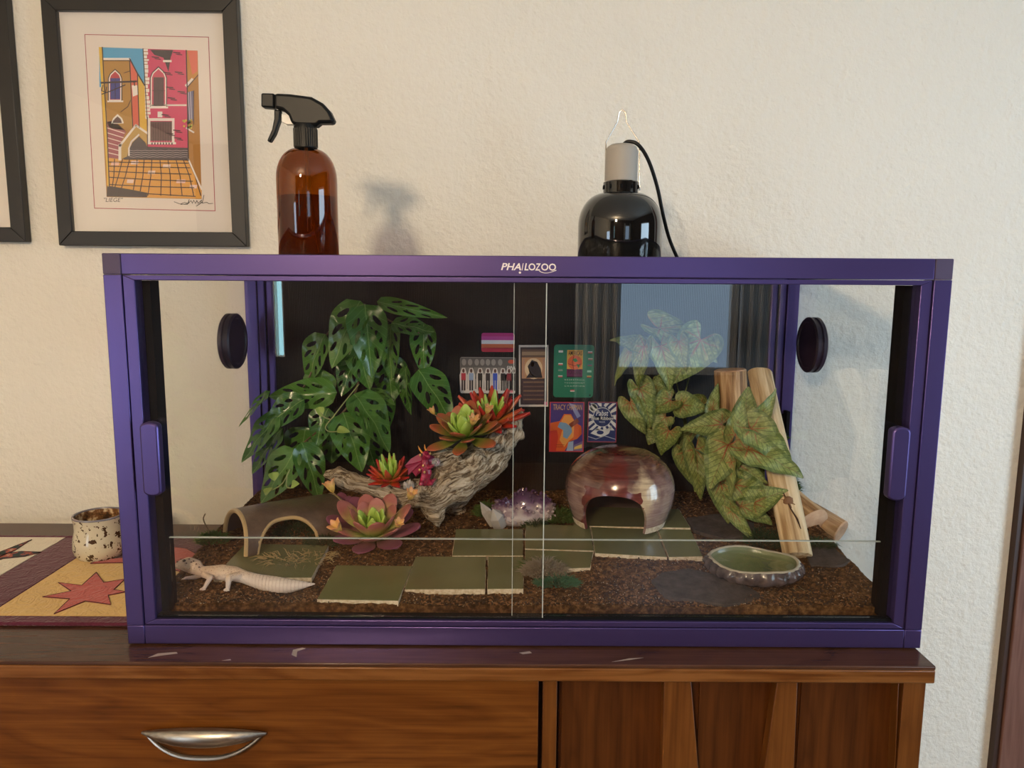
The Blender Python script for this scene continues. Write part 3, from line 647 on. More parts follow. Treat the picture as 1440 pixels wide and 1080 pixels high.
L6 += [('rect', (428, 505, 582, 520), '#efe6df'), ('rect', (430, 520, 446, 640), '#efe6df'), ('rect', (568, 520, 582, 640), '#efe6df'), ('rect', (446, 524, 568, 632), '#6b4a4c'), ('rect', (430, 640, 590, 652), '#efe6df'), ('rect', (487, 468, 514, 500), '#f0e8e0'),
       ('rect', (518, 178, 566, 190), '#f0e8e0'), ('rect', (446, 427, 650, 437), '#e9dcd4'), ('poly', [(640, 320), (680, 278), (690, 288), (650, 332)], '#efe6df'), ('poly', [(652, 360), (690, 350), (690, 520), (656, 520)], '#6f6a8a'),
       ('rect', (178, 166, 335, 178), '#efe6df'), ('poly', arch(262, 490, 34, 535), '#efe6df'), ('poly', [(342, 320), (372, 320), (378, 372), (348, 384)], '#efe6df')]
L7 = []
y = 116
random.seed(3)
while y < 500:
    h = random.uniform(14, 26); w = random.uniform(14, 26); L7.append(('rect', (408+(y-116)*.03, y, 412+w+(y-116)*.03, y+h-4), '#f1e9e2')); y += h
L7 += [('rect', (222, 280, 276, 398), '#3b3f8f'), ('rect', (464, 275, 522, 432), '#5a4048'), ('poly', arch(262, 500, 23, 532), '#5a3a40')]
for i in range(6): L7.append(L([(205+i*1.5, 560+i*28), (300-i*5, 590+i*25)], 5, '#e8d2cc'))
for x in (462, 476, 490, 504, 518, 532, 546, 560): L7.append(L([(x, 530), (x, 640)], 2.5))
for (bx, by) in ((480, 160), (600, 135), (545, 248), (610, 245), (560, 330), (625, 355), (570, 390), (535, 485), (600, 572), (605, 615), (560, 590)):
    L7 += [L([(bx-24, by), (bx+14, by+4)], 6), L([(bx-8, by+10), (bx+24, by+14)], 5)]
for i in range(4): L7.append(L([(330+j*22, 685+i*12+(4 if j % 2 else 0)) for j in range(16)], 2.5, '#b9a7ad'))
# paving joints
for i, (ya, yb) in enumerate(((752, 758), (772, 780), (798, 812), (828, 848), (866, 880), (895, 925))): L7.append(L([(214, ya+i*3), (430, (ya+yb)/2+i*4), (700-(5-i)*8, yb+i*4)], 5))
for a, b in ((245, 225), (290, 232), (330, 270), (372, 345), (412, 385), (455, 432), (500, 505), (545, 560), (590, 625), (630, 690), (655, 730)): L7.append(L([(a, 735), (lerp(a, b, .5)+6, 830), (b, 940)], 5))
for (a, b, c_) in (((360, 745), 40, '#f0d4cc'), ((455, 800), 40, '#efd2c4'), ((335, 850), 36, '#f0d8d0'), ((620, 850), 50, '#efc9c0'), ((250, 750), 44, '#edc0b0'), ((690, 880), 40, '#f0d0c8'), ((540, 765), 42, '#f0d4c8')): L7.append(('poly', [(a[0]-b/2, a[1]), (a[0]+b/2, a[1]), (a[0]+b/2-3, a[1]+20), (a[0]-b/2-4, a[1]+20)], c_))
L8 = [L([(176, 106), (186, 300), (204, 600), (216, 890)], 6), L([(178, 182), (335, 182)], 4), L([(330, 170), (372, 250), (414, 320)], 7), L([(330, 180), (348, 560)], 5), L([(374, 260), (384, 560)], 5), L([(648, 123), (655, 400), (660, 735)], 6), L([(660, 735), (735, 905)], 9, '#efe6df'),
      L([(405, 114), (428, 505)], 5), L([(430, 500), (430, 670)], 5), L([(300, 735), (662, 740)], 6), L([(275, 660), (365, 545), (430, 590)], 12, '#efe6df'), L(arch(382, 612, 56, 715)[:4], 9, '#efe6df'), L([(275, 655), (275, 738)], 16, '#efe6df'), L([(170, 306), (368, 298)], 10), L([(175, 370), (230, 350), (305, 318)], 6), L([(180, 320), (172, 350), (195, 360), (200, 330)], 5), L([(232, 545), (240, 518)], 4),
      L([(280, 470), (320, 440), (335, 405)], 4), L([(300, 250), (330, 240)], 4), L([(355, 300), (358, 322)], 6), L([(458, 350), (528, 350)], 3), L([(493, 280), (493, 430)], 3), L([(249, 282), (249, 398)], 3), L([(690, 350), (690, 540)], 4), L([(660, 360), (668, 515)], 3, '#dcd6e4'), L([(672, 356), (678, 515)], 3, '#dcd6e4'), L([(715, 262), (655, 330)], 5), L([(650, 560), (690, 585)], 9, '#efe6df')]
for i in range(16): L8.append(('ell', (632+random.random()*50, 515+random.random()*44, 6, 6), random.choice(['#b7c04a', '#e7d95a', '#5d8a3c', '#d9c23f'])))
for x in range(452, 580, 16): L8.append(('rect', (x, 642, x+8, 655), '#5a4048'))
# title and signature under the sheet, written by hand
L9 = [('text', (186, 976, 292, 952), '"LIEGE"', '#4a3c38', .2)]
L9 += [('line', [(580, 975), (620, 990), (660, 985), (640, 978), (615, 988), (655, 990), (665, 962), (660, 985), (675, 968), (683, 984), (690, 966), (700, 984), (708, 968), (716, 984), (735, 965), (728, 985), (705, 1000), (740, 975), (748, 938), (738, 982), (765, 978), (775, 986), (798, 984)], 3, '#2e2624')]
decal('print', place_art, [L0, L1, L2, L3, L4, L5, L6, L7, L8, L9], 'ink', pic, thick=.0002)
px0 = lx1-.41+FW+.05
decal('print', lambda u, v, h: Vector((px0+u*.23, pface2-h, pic2.location.z+FW+.09+v*.28)), [[('rect', (0, 0, 1, 1), '#9fb9c4')], [('poly', [(0, 0), (1, 0), (1, .4), (.5, .55), (0, .35)], '#7a8a5a')]], 'ink', pic2)

# ================================================================== TERRARIUM
TH, TD, TW = .5946, .602, .61
tz = .002
tr = thing('terrarium', 'large purple framed glass terrarium with sliding front doors on credenza', 'terrarium', (0, TD/2, tz))
T = tz; PW = .026
for sx in (-1, 1):      # uprights
    x0, x1 = sorted((sx*TW, sx*(TW-PW)))
    G().box(x0, x1, 0, .030, T+.0302, TH-.0302).build('post', 'purple', tr, bevel=.0012)
    G().box(x0, x1, TD-.03, TD, T+.0302, TH-.0302).build('post', 'purple', tr, bevel=.0012)
    G().box(*sorted((sx*(TW-.0262), sx*(TW-.042))), TD-.026, TD-.004, T+.03, TH-.03).build('post_rib', 'purple', tr, bevel=.002)
    G().box(*sorted((sx*(TW-.0425), sx*(TW-.060))), TD-.021, TD-.004, T+.03, TH-.03).build('post_rib', 'purple', tr, bevel=.004)
    for y0, y1 in ((0, .03), (TD-.03, TD)):
        for z0, z1 in ((T, T+.03), (TH-.03, TH)): G().box(x0, x1, y0, y1, z0, z1).build('corner_cap', 'purple_dark' if z0 > .3 else 'purple', tr, bevel=.0015)
    for z0, z1 in ((T, T+.03), (TH-.03, TH)): G().box(*sorted((sx*TW, sx*(TW-PW))), .0302, TD-.0302, z0, z1).build('side_rail', 'purple', tr, bevel=.0012)
xr = TW-PW-.0003
for y0, y1 in ((.0008, .029), (TD-.029, TD-.0008)):
    for z0, z1 in ((T, T+.0298), (TH-.0298, TH)): G().box(-xr, xr, y0, y1, z0, z1).build('front_rail' if y0 < .1 else 'back_rail', 'purple', tr, bevel=.0012)
# inner door trim, mitred, set a hair back
i0, i1 = TW-PW-.0008, .5665
zb0, zb1, zt0, zt1 = T+.0308, .0415, .5565, TH-.0308
for poly in ([(-i0, zb0), (i0, zb0), (i1, zb1), (-i1, zb1)], [(i0, zb0), (i0, zt1), (i1, zt0), (i1, zb1)], [(i0, zt1), (-i0, zt1), (-i1, zt0), (i1, zt0)], [(-i0, zt1), (-i0, zb0), (-i1, zb1), (-i1, zt0)]):
    G().prism([(x, .0022, z) for x, z in poly], (0, .024, 0)).build('trim', 'purple', tr, bevel=.001)
for sx in (-1, 1):      # black seal strips behind the trim
    G().box(*sorted((sx*(i1-.0005), sx*(i1-.012))), .024, .052, .042, .556).build('seal_strip', 'black', tr)
G().box(-i1, i1, .008, .022, .0415, .0455).build('door_track', 'black', tr)
# panes
def pane(name, x0, x1, y0, y1, z0, z1): return G().box(x0, x1, y0, y1, z0, z1).build(name, 'pane', tr, smooth=False)
cl, cr_ = PY(722, 640, .012).x, PY(765, 640, .008).x
pl_ = pane('sliding_door', -.5655, cr_, .0060, .0100, .0456, .5562); pr_ = pane('sliding_door', cl, .5655, .0125, .0165, .0456, .5562)
G().box(cr_, cr_+.0014, .0060, .0100, .0456, .5562).build('glass_edge', 'pane_edge', pl_, smooth=False)
G().box(cl-.0010, cl, .0125, .0165, .0456, .5562).build('glass_edge', 'pane_edge', pr_, smooth=False)
dm = pane('glass_dam', -.553, .553, .0335, .0375, .032, .160); G().box(-.553, .553, .0335, .0375, .160, .1614).build('glass_edge', 'pane_edge', dm, smooth=False)
for sx, door in ((-1, pl_), (1, pr_)):
    side = pane('side_glass', *sorted((sx*.603, sx*.599)), .0302, TD-.0302, T+.03, TH-.03)
    # round vents in the side glass
    c = Vector((sx*.601, .467, .430)); n = 40
    prof = [(0, -.012), (.054, -.012), (.0575, -.009), (.0575, -.003), (.0545, -.002), (.0545, .002), (.0575, .003), (.0575, .009), (.054, .012), (.048, .012), (.046, .009), (0, .009)]
    g = G().lathe(prof, (0, 0, 0), n); g.v = [c+Vector((-sx*p.z, p.x, p.y)) for p in g.v]; g.build('vent', 'vent', side, angle=30)
    # long rounded grip on each door
    pz0, pz1 = PY(213, 698, -.01).z, PY(213, 594, -.01).z; hxc = PY(213, 640, -.006).x if sx < 0 else PY(1263, 650, -.006).x
    w = .0135; P = []
    for i in range(9): a = pi*i/8; P.append((hxc+w*cos(a), -.0115, pz1-w*.6+w*.6*sin(a)))
    for i in range(9): a = pi+pi*i/8; P.append((hxc+w*cos(a), -.0115, pz0+w*.6+w*.6*sin(a)))
    G().prism(P, (0, .0115+.0058, 0)).build('handle', 'purple', door, bevel=.003)
G().box(-.583, .583, TD-.0175, TD-.013, T+.03, TH-.03).build('back_panel', 'backing', tr, smooth=False)
BACK_Y = TD-.0175
G().box(-.584, .584, .0305, TD-.031, T+.012, T+.018).build('floor_panel', 'black', tr, smooth=False)
G().box(-.584, .584, .0300, TD-.030, TH-.0045, TH-.0035).build('mesh_screen', 'mesh', tr, smooth=False)
g = G(); Pc = PX(1106, 595, .598); g.box(.5895, .5985, Pc.y-.02, Pc.y+.02, Pc.z-.035, Pc.z+.03); g.box(.583, .590, Pc.y-.012, Pc.y+.012, Pc.z-.012, Pc.z+.022); g.build('cable_clip', 'black', tr, bevel=.002)
# printed maker's name on the top rail
P0, P1 = PY(704.5, 380, .0008), PY(782, 370.5, .0008)
def place_logo(u, v, h): return Vector((lerp(P0.x, P1.x, u), .0008-h, lerp(P0.z, P1.z, v)+(u-.5)*-.0004))
arc = [(.70+.30*i/12, -.06-.36*sin(pi*(i/12)**.8)*.9+ .12*(i/12)) for i in range(13)]
decal('logo', place_logo, [[('text', (0, 0, .365, 1), 'PHA', '#e6dcd6', .25, .02), ('text', (.375, 0, .41, 1), 'I', '#e6dcd6', .3, .03), ('text', (.425, 0, .50, 1), 'L', '#e6dcd6', .2, .02), ('text', (.50, 0, .625, 1), 'O', '#e6dcd6', 0, .02), ('text', (.62, 0, .725, 1), 'Z', '#e6dcd6', .2, .02), ('text', (.73, 0, 1.0, 1), 'OO', '#e6dcd6', 0, .02),
       ('ell', (.345, -.32, .022, .15), '#e6dcd6'), ('line', arc, .020, '#e6dcd6', .19)]], 'ink', tr, thick=.0002)

# ================================================================== STICKERS ON THE BACK PANEL
def sticker(name, label, cat, a, b, layers, rot=0.0):
    A0, B0 = PY(*a, BACK_Y), PY(*b, BACK_Y); cx, cz_ = (A0.x+B0.x)/2, (A0.z+B0.z)/2; w, h_ = B0.x-A0.x, A0.z-B0.z
    def pl(u, v, h):
        x, z = (u-.5)*w, (v-.5)*h_; c, s = cos(rot), sin(rot); return Vector((cx+x*c-z*s, BACK_Y-.0003-h, cz_+x*s+z*c))
    o = decal(name, pl, layers, 'sticker', None, thick=.0003); tag(o, label, cat, 'stickers on the black back panel'); return o, w/h_
sticker('flag_sticker', 'rounded sticker striped pink, white, orange and red', 'sticker', (677, 468), (723.5, 495), [[('round', (0, 0, 1, 1, .07, .12), '#b8377d')], [('rect', (.0, .62, 1, .82), '#c9529a'), ('rect', (0, .42, 1, .62), '#f0e6e6'), ('rect', (0, .21, 1, .42), '#dd7350'), ('round', (0, 0, 1, .22, .07, .10), '#b8344a')]])
rnd = random.Random(5)
grp = [[('round', (0, 0, 1, 1, .03, .05), '#8a8684')], [('rect', (0.005, .40, .995, .985), '#5c5858'), ('rect', (.01, .01, .99, .12), '#ccc4c0')], [], [], []]
for x in (.07, .18, .30, .40, .50, .60, .72): grp[2] += [('ell', (x, .86, .04, .09), '#8f8986'), ('poly', [(x-.07, .5), (x-.05, .72), (x+.05, .72), (x+.07, .5)], '#79736f')]
for i, (x, top, leg) in enumerate(((.06, '#b83a48', '#3a2d30'), (.20, '#8fa2c4', '#2a2730'), (.36, '#2a2628', '#2a2628'), (.50, '#3a3236', '#2a2628'), (.63, '#3a56b8', '#3a56b8'), (.77, '#2a2628', '#38302e'), (.88, '#7a2a34', '#2c2a2c'), (.965, '#3a3034', '#555050'))):
    w_ = .05
    grp[3] += [('poly', [(x-w_-.012, .05), (x-w_-.02, .5), (x-.03, .70), (x+.03, .70), (x+min(w_+.02, .99-x), .5), (x+min(w_+.012, .99-x), .05)], '#cfc6c0')]
    grp[4] += [('poly', [(x-w_*.8, .36), (x-w_*.8, .56), (x+min(w_*.8, .03 if x > .95 else 1), .56), (x+min(w_*.8, .03 if x > .95 else 1), .36)], top), ('rect', (x-w_*.7, .08, x-.006, .37), leg), ('rect', (x+.006, .08, x+min(w_*.7, .03 if x > .95 else 1), .37), leg), ('ell', (x, .625, .022, .055), '#5a3a34')]
grp[4] += [('ell', (.92, .88, .06, .055), '#c25440'), ('text', (.84, .70, .985, .76), 'FIBA', '#f0ece8', .2), ('rect', (.86, .03, .97, .11), '#d9808a')]
sticker('group_photo_sticker', 'wide sticker showing a row of standing players below grey faces', 'sticker', (647, 502), (725, 553.5), grp)
po = [[('rect', (0, 0, 1, 1), '#d9cfc6')], [('rect', (.05, .035, .95, .965), '#3d3036')], [('rect', (.10, .80, .90, .93), '#6e5548'), ('rect', (.10, .46, .90, .80), '#c28f68'), ('rect', (.12, .06, .88, .44), '#4a3840')],
      [('ell', (.5, .62, .30, .17), '#dfc3a0'), ('rect', (.80, .47, .88, .78), '#b78a72'), ('rect', (.12, .47, .2, .78), '#b78a72')], [('poly', [(.24, .47), (.36, .55), (.30, .66), (.44, .76), (.62, .73), (.74, .62), (.80, .47)], '#26232b'), ('line', [(.34, .63), (.38, .55), (.55, .48)], .035, '#c9ae8a', 2.1), ('ell', (.46, .69, .06, .035), '#c9a98a'), ('rect', (.86, .02, .96, .08), '#d9709a')]]
for k in range(5): po[4].append(('line', [(.17, .40-k*.07), (.83, .40-k*.07)], .05, ['#8f735f', '#7a6058'][k % 2], 2.1))
po[4].append(('line', [(.14, .865), (.86, .865)], .12, '#a4886e', 2.1)); 
for k in range(11): po[4].append(('rect', (.18+k*.06, .09, .195+k*.06, .41), '#4a3840'))
sticker('concert_poster_sticker', 'tall cream bordered sticker of a dark robed figure under an arch', 'sticker', (730, 485), (770.5, 572), po, .01)
gp = [[('round', (0, 0, 1, 1, .08, .06), '#1f7d63')], [('rect', (.33, .38, .72, .90), '#d8a84a')], [('rect', (.33, .38, .72, .54), '#6a2458')], [('ell', (.525, .665, .18, .135), '#d8653c')], [('text', (.36, .80, .70, .885), 'AMERICAS', '#2a1c20', 0, .01), ('text', (.36, .44, .69, .53), 'PORTLAND', '#221826'), ('rect', (.33, .38, .72, .40), '#1c1a1c'),
      ('text', (.28, .325, .78, .35), 'B A S K E T B A L L', '#d7e6dc'), ('text', (.28, .265, .78, .29), 'T O U R N A M E N T', '#d7e6dc'), ('text', (.28, .205, .78, .23), 'C H A M P I O N', '#d7e6dc')]]
fl = []
for (x, y, c1, c2) in ((.17, .87, '#e8e8e8', '#e8e8e8'), (.17, .63, '#e0e6e4', '#c23a44'), (.17, .52, '#5a8f86', '#8a9c90'), (.17, .40, '#d8dcd8', '#b5404a'), (.90, .86, '#e8e0e0', '#c25a5a'), (.91, .73, '#b5b5a8', '#7d5a5a'), (.90, .62, '#3f6a86', '#8a4a55'), (.89, .50, '#9fd0c4', '#9fd0c4'), (.89, .40, '#d6c66a', '#b84a44'), (.48, .13, '#b84a54', '#e6dede')):
    fl += [('rect', (x-.055, y, x+.055, y+.02), c1), ('rect', (x-.055, y-.02, x+.055, y), c2)]
fl += [('poly', [(.46, .72), (.55, .75), (.60, .69), (.53, .67)], '#2f8a52'), ('poly', [(.56, .64), (.66, .62), (.62, .56)], '#2f8a52'), ('line', [(.36, .64), (.52, .60), (.69, .64)], .012, '#6a2a20', 1.3), ('line', [(.50, .54), (.46, .66), (.50, .79)], .012, '#6a2a20', 1.3), ('ell', (.92, .045, .025, .018), '#14382e')]
gp.append(fl)
sticker('basketball_card_sticker', 'green rounded sticker with orange basketball globe and small flags', 'sticker', (779, 484.5), (834, 559), gp, -.005)
tc = [[('rect', (0, 0, 1, 1), '#c03a4a')], [('rect', (.03, .02, .97, .98), '#4a3a88')], [('poly', [(.03, .02), (.03, .58), (.30, .62), (.42, .76), (.62, .76), (.74, .60), (.92, .52), (.94, .36), (.80, .26), (.62, .22), (.45, .02)], '#d9622e'), ('poly', [(.55, .98), (.70, .95), (.90, .72), (.80, .68)], '#8f9ad0')],
      [('poly', [(.34, .62), (.44, .74), (.60, .74), (.72, .62), (.70, .30), (.56, .22), (.44, .10), (.30, .24), (.38, .45)], '#e8a45a'), ('poly', [(.03, .02), (.03, .42), (.22, .44), (.26, .30), (.20, .02)], '#c53a2e'), ('poly', [(.50, .02), (.56, .20), (.70, .22), (.70, .02)], '#9cb4d4'), ('poly', [(.70, .02), (.72, .14), (.97, .22), (.97, .02)], '#7a6f96')],
      [('poly', [(.24, .50), (.30, .60), (.48, .58), (.64, .50), (.66, .40), (.52, .26), (.40, .30), (.40, .44)], '#7fa4cc'), ('poly', [(.56, .56), (.80, .68), (.86, .60), (.62, .48)], '#8a4434'), ('text', (.10, .84, .46, .95), 'TRACY', '#eac27a'), ('text', (.50, .84, .93, .95), 'CHAPMAN', '#eac27a'), ('poly', [(.72, .05), (.74, .10), (.95, .16), (.95, .08)], '#e6c46a'), ('line', [(.2, .14), (.44, .14)], .012, '#6a2a20', 1.5), ('line', [(.2, .10), (.40, .10)], .012, '#6a2a20', 1.5)]]
sticker('guitar_poster_sticker', 'red edged sticker of an orange guitar on purple', 'sticker', (773, 565), (820.5, 635.5), tc)
pb = [[('rect', (0, 0, 1, 1), '#b34a55')], [('rect', (.025, .02, .975, .985), '#26356f')], []]
for k in range(14):
    a = 2*pi*k/14; c0, s0 = cos(a), sin(a); p = [(min(.97, max(.03, .5+q*cos(a+d))), min(.97, max(.30, .64+q*.8*sin(a+d)))) for q, d in ((.30, -.10), (.62, -.16), (.62, .10), (.34, .12))]; pb[2].append(('poly', p, '#e2e2e4'))
pb[2] += [('ell', (.2, .86, .13, .09), '#e6e4e2'), ('poly', [(.10, .22), (.30, .34), (.62, .30), (.84, .42), (.74, .22), (.50, .12)], '#e2e2e4'), ('line', [(.03, .14), (.3, .08), (.6, .16), (.97, .08)], .02, '#c8ccd8', 1.4)]
pb.append([('ell', (.5, .62, .33, .245), '#e2e2e4')]); pb.append([('ell', (.5, .62, .31, .23), '#26356f'), ('rect', (.12, .55, .88, .645), '#26356f')])
pb.append([('text', (.28, .66, .70, .79), 'Pabst', '#f0f0f0', .2, .01), ('text', (.13, .555, .87, .64), 'Blue Ribbon', '#f0f0f0', 0, .01), ('text', (.40, .49, .60, .52), 'BEER', '#c8ccd8'), ('ell', (.44, .245, .12, .05), '#26356f')])
pbp = PY(827, 565, BACK_Y); sticker('brewery_sticker', 'navy and white sticker with round lettered badge above the hide', 'sticker', (827, 565), (866.5, 622), pb, -.005)

# ================================================================== ON TOP OF THE TERRARIUM
by_ = .16; TOPZ = TH-.0033
c = PY(433, 300, by_); bc = Vector((c.x, by_, TOPZ)); k = MPP(Vector((c.x, by_, .67)))
sb = thing('spray_bottle', 'amber glass spray bottle with black trigger head on terrarium', 'bottle', bc)
R0 = 41.5*k; zs = PY(433, 250, by_).z-TOPZ; zn = PY(433, 207, by_).z-TOPZ; zc = PY(433, 178, by_).z-TOPZ
out = [(0, .0), (R0*.94, .0), (R0, .005), (R0, zs-.004)]
for i in range(1, 9): a = pi/2*i/8; out.append((R0-(R0-.0165)*(1-cos(a)), zs-.004+(zn-zs)*sin(a)))
out += [(.0165, zn+.004)]
G().lathe(out, bc+Vector((0, 0, .0008)), 48).build('glass', 'amber', sb, angle=50)
zl = PY(433, 277, by_).z-TOPZ
G().lathe([(0, .005), (R0*.90, .005), (R0*.94, .009), (R0*.94, zl), (0, zl)], bc, 48).build('liquid', 'amber_liquid', sb, angle=50)
G().tube([bc+Vector((.0, 0, zn)), bc+Vector((.004, 0, zl)), bc+Vector((.018, 0, .012))], .003, 8).build('dip_tube', 'clear_plastic', sb)
col = G().lathe([(.0150, zn-.003), (.0182, zn-.002), (.0182, zc-.002), (.0165, zc+.003), (0, zc+.003)], bc, 32)
for i in range(32): a = 2*pi*i/32; col.tube([bc+Vector((.0184*cos(a), .0184*sin(a), zn)), bc+Vector((.0184*cos(a), .0184*sin(a), zc-.004))], .0008, 4)
col.build('collar', 'satin_black', sb)
def hp(x, y): p = PY(x, y, by_); return p.x, p.z
prof = [(388, 133), (410, 134), (440, 138), (456, 147), (466, 158), (471.5, 170), (471, 175), (452, 175), (447, 179), (418, 178), (412, 175), (408, 164), (400, 157), (388, 154)]
body = G().prism([(hp(*q)[0], by_-.012, hp(*q)[1]) for q in prof], (0, .024, 0)); hd = body.build('trigger_head', 'satin_black', sb, bevel=.005)
G().prism([(hp(*q)[0], by_-.0095, hp(*q)[1]) for q in ((369.5, 132.5), (388, 133), (388, 153.5), (369.5, 152))], (0, .019, 0)).build('nozzle', 'satin_black', hd, bevel=.0025)
G().prism([(hp(*q)[0], by_-.007, hp(*q)[1]) for q in ((387, 155), (396, 156), (395, 170), (388, 190), (381, 201), (377, 199), (384, 183), (387, 168))], (0, .014, 0)).build('trigger', 'satin_black', hd, bevel=.002)
G().prism([(hp(*q)[0], by_-.005, hp(*q)[1]) for q in ((397, 160), (407, 162), (414, 176), (404, 176), (397, 172))], (0, .010, 0)).build('piston', 'clear_plastic', hd, bevel=.001)

ly = .25; lc = PY(872, 300, ly); k = MPP(Vector((lc.x, ly, .65))); lb = Vector((lc.x, ly, TOPZ))
lp = thing('dome_lamp', 'gloss black reptile dome lamp with grey socket on terrarium', 'lamp', lb)
zz = lambda py: PY(872, py, ly).z-TOPZ
Rd = 58.5*k; z0, z1 = zz(318), zz(272)
pr = [(Rd*.985, .0012), (Rd, .003), (Rd, z0)]
for i in range(1, 13): a = pi/2*i/12; pr.append((24*k+(Rd-24*k)*cos(a), z0+(z1-z0)*sin(a)))
dm_ = G().lathe(pr, lb, 64); dm_.build('dome', 'gloss_black', lp, angle=60)
G().lathe([(24.5*k, z1-.002), (24.5*k, zz(257)), (23*k, zz(255.5)), (0, zz(255.5))], lb, 40).build('collar', 'gloss_black', lp, angle=40)
for i in range(10):
    a = 2*pi*i/10+.2; p = lb+Vector((24.6*k*cos(a), 24.6*k*sin(a), zz(264))); G().ball(p, (.0022, .0022, .004), 8, 6).build('vent_hole', 'black', lp)
G().lathe([(22.5*k, zz(255.4)), (22.5*k, zz(213)), (20*k, zz(207)), (15*k, zz(203.5)), (0, zz(203))], lb, 40).build('socket', 'socket', lp, angle=45)
W = [(851, 268), (852, 200), (868, 172), (870.5, 158), (875, 154.5), (879.5, 158), (881, 172), (899, 200), (899.5, 268)]
G().tube([PY(x, y, ly) for x, y in W], .0012, 8).build('wire_hanger', 'chrome', lp)
cp = [PY(x, y, Y) for x, y, Y in ((876, 204, ly), (884, 199, ly), (898, 204, ly-.005), (912, 226, ly), (924, 262, ly+.01), (932, 300, ly+.02), (941, 335, ly+.05))]+[Vector((cp_x, cp_y, cp_z)) for cp_x, cp_y, cp_z in ((PY(955, 360, .34).x, .34, TOPZ+.005), (.33, .50, TOPZ+.004), (.35, .590, TOPZ+.006), (.36, .613, TOPZ-.06), (.37, .614, .2), (.37, .614, -.3))]
G().tube(spline(cp, 8), .0032, 10).build('power_cord', 'satin_black', lp)

# ================================================================== SUBSTRATE
DISH_C = GND(1058, 804, .0); DIP.append((DISH_C.x, DISH_C.y, .080, .066, .014))
SX, SY0, SY1 = .590, .0390, TD-.022
nx, ny = 220, 110; g = G()
for j in range(ny+1):
    for i in range(nx+1):
        x = -SX+2*SX*i/nx; y = SY0+(SY1-SY0)*j/ny
        g.v.append(Vector((x, y, soil_h(x, y)+random.uniform(-.0012, .0012))))
g.f = [(j*(nx+1)+i, j*(nx+1)+i+1, (j+1)*(nx+1)+i+1, (j+1)*(nx+1)+i) for j in range(ny) for i in range(nx)]
b = len(g.v); ring = [i for i in range(nx+1)]+[j*(nx+1)+nx for j in range(1, ny+1)]+[ny*(nx+1)+i for i in range(nx-1, -1, -1)]+[j*(nx+1) for j in range(ny-1, 0, -1)]
g.v += [Vector((g.v[i].x, g.v[i].y, T+.0185)) for i in ring]; m = len(ring)
g.f += [(ring[q], b+q, b+(q+1) % m, ring[(q+1) % m]) for q in range(m)]
tag(g.build('soil_bed', 'soil', angle=180, merge=False), 'dark brown soil bed covering terrarium floor', 'soil', kind='stuff')
def litter(name, label, cat, n, mat, size, shape, seed):
    rn = random.Random(seed); g = G()
    for _ in range(n):
        x = rn.uniform(-SX+.006, SX-.006); y = SY0+.004+(SY1-SY0-.01)*rn.random()**1.5; z = soil_h(x, y); s = rn.uniform(*size); a = rn.uniform(0, 2*pi)
        if shape == 'chip':
            q = Quaternion(Vector((rn.uniform(-1, 1), rn.uniform(-1, 1), 1)).normalized(), a); h = s*.5
            pts = [Vector(p) for p in ((-s, -h, 0), (s, -h*.6, .2*s), (s*.7, h, 0), (-s*.8, h*.8, .3*s), (0, 0, .8*s))]
            g.add([Vector((x, y, z)) + q @ p for p in pts], [(0, 1, 4), (1, 2, 4), (2, 3, 4), (3, 0, 4), (3, 2, 1, 0)])
        else:
            d = Vector((cos(a), sin(a), rn.uniform(-.1, .35)))*s; sd = Vector((-sin(a), cos(a), 0))*.00045; p = Vector((x, y, z+.0005)); bend = Vector((-sin(a), cos(a), .4))*s*rn.uniform(-.3, .3)
            g.add([p-sd, p+sd, p+d*.5+bend+sd, p+d*.5+bend-sd, p+d+sd*.5, p+d-sd*.5], [(0, 1, 2, 3), (3, 2, 4, 5)])
    tag(g.build(name, mat, smooth=False, merge=False), label, cat, kind='stuff')
litter('bark_chips', 'dark bark chips mixed through terrarium soil', 'bark', 5200, 'chip_dark', (.0012, .0042), 'chip', 1)
litter('coconut_chips', 'reddish coconut husk chips scattered over soil', 'husk', 5200, 'chip_red', (.001, .0040), 'chip', 2)
litter('pale_grit', 'pale grit specks scattered over soil', 'grit', 3200, 'chip_pale', (.0005, .0016), 'chip', 3)
litter('coconut_fibres', 'fine coconut fibres lying on soil', 'fibre', 2400, 'chip_red', (.004, .013), 'fibre', 4)
litter('dry_grass', 'dry straw strands scattered on soil', 'straw', 260, 'straw', (.008, .022), 'fibre', 5)

# ================================================================== TILES, SLATES
TOFF = .0075
def tile(pts, label):
    P = [GND(x, y, TOFF) for x, y in pts]; c = sum(P, Vector())/4; t = thing('tile', label, 'tile', (c.x, c.y, c.z-.010), 'green glazed tiles laid on the soil')
    dn = Vector((0, 0, -.0095)); q = [c+(p-c)*.992 for p in P]
    g = G(); n = 7; top = []
    for i in range(4):
        a, b = P[i], P[(i+1) % 4]
        for j in range(n): top.append(a.lerp(b, j/n) + (Vector((random.uniform(-1, 1), random.uniform(-1, 1), 0))*.0007 if j else Vector()))
    G().prism([p+dn for p in top], (0, 0, .0088)).build('clay_body', 'bisque', t)
    G().prism([c+(p-c)*.997+Vector((0, 0, -.0010)) for p in P], (0, 0, .0011)).build('glaze', 'tile', t, bevel=.0008)
tile([(473, 794.6), (580, 796), (560, 844.5), (446, 842.5)], 'green tile set alone, nearest the front glass and gecko tail')
tile([(584, 782.5), (683.5, 782.5), (682, 828), (569, 828.5)], 'green tile with smeared glaze at front beside the lone tile')
tile([(686.5, 782.5), (736, 782.5), (736, 827.5), (685.5, 828)], 'narrow green tile at front below the amethyst')
tile([(641, 744), (735.5, 744), (735.5, 781), (636, 781)], 'green tile between driftwood foot and narrow tile')
tile([(739, 737), (829, 739), (835, 774), (738.5, 771)], 'green tile in front of moss and amethyst')
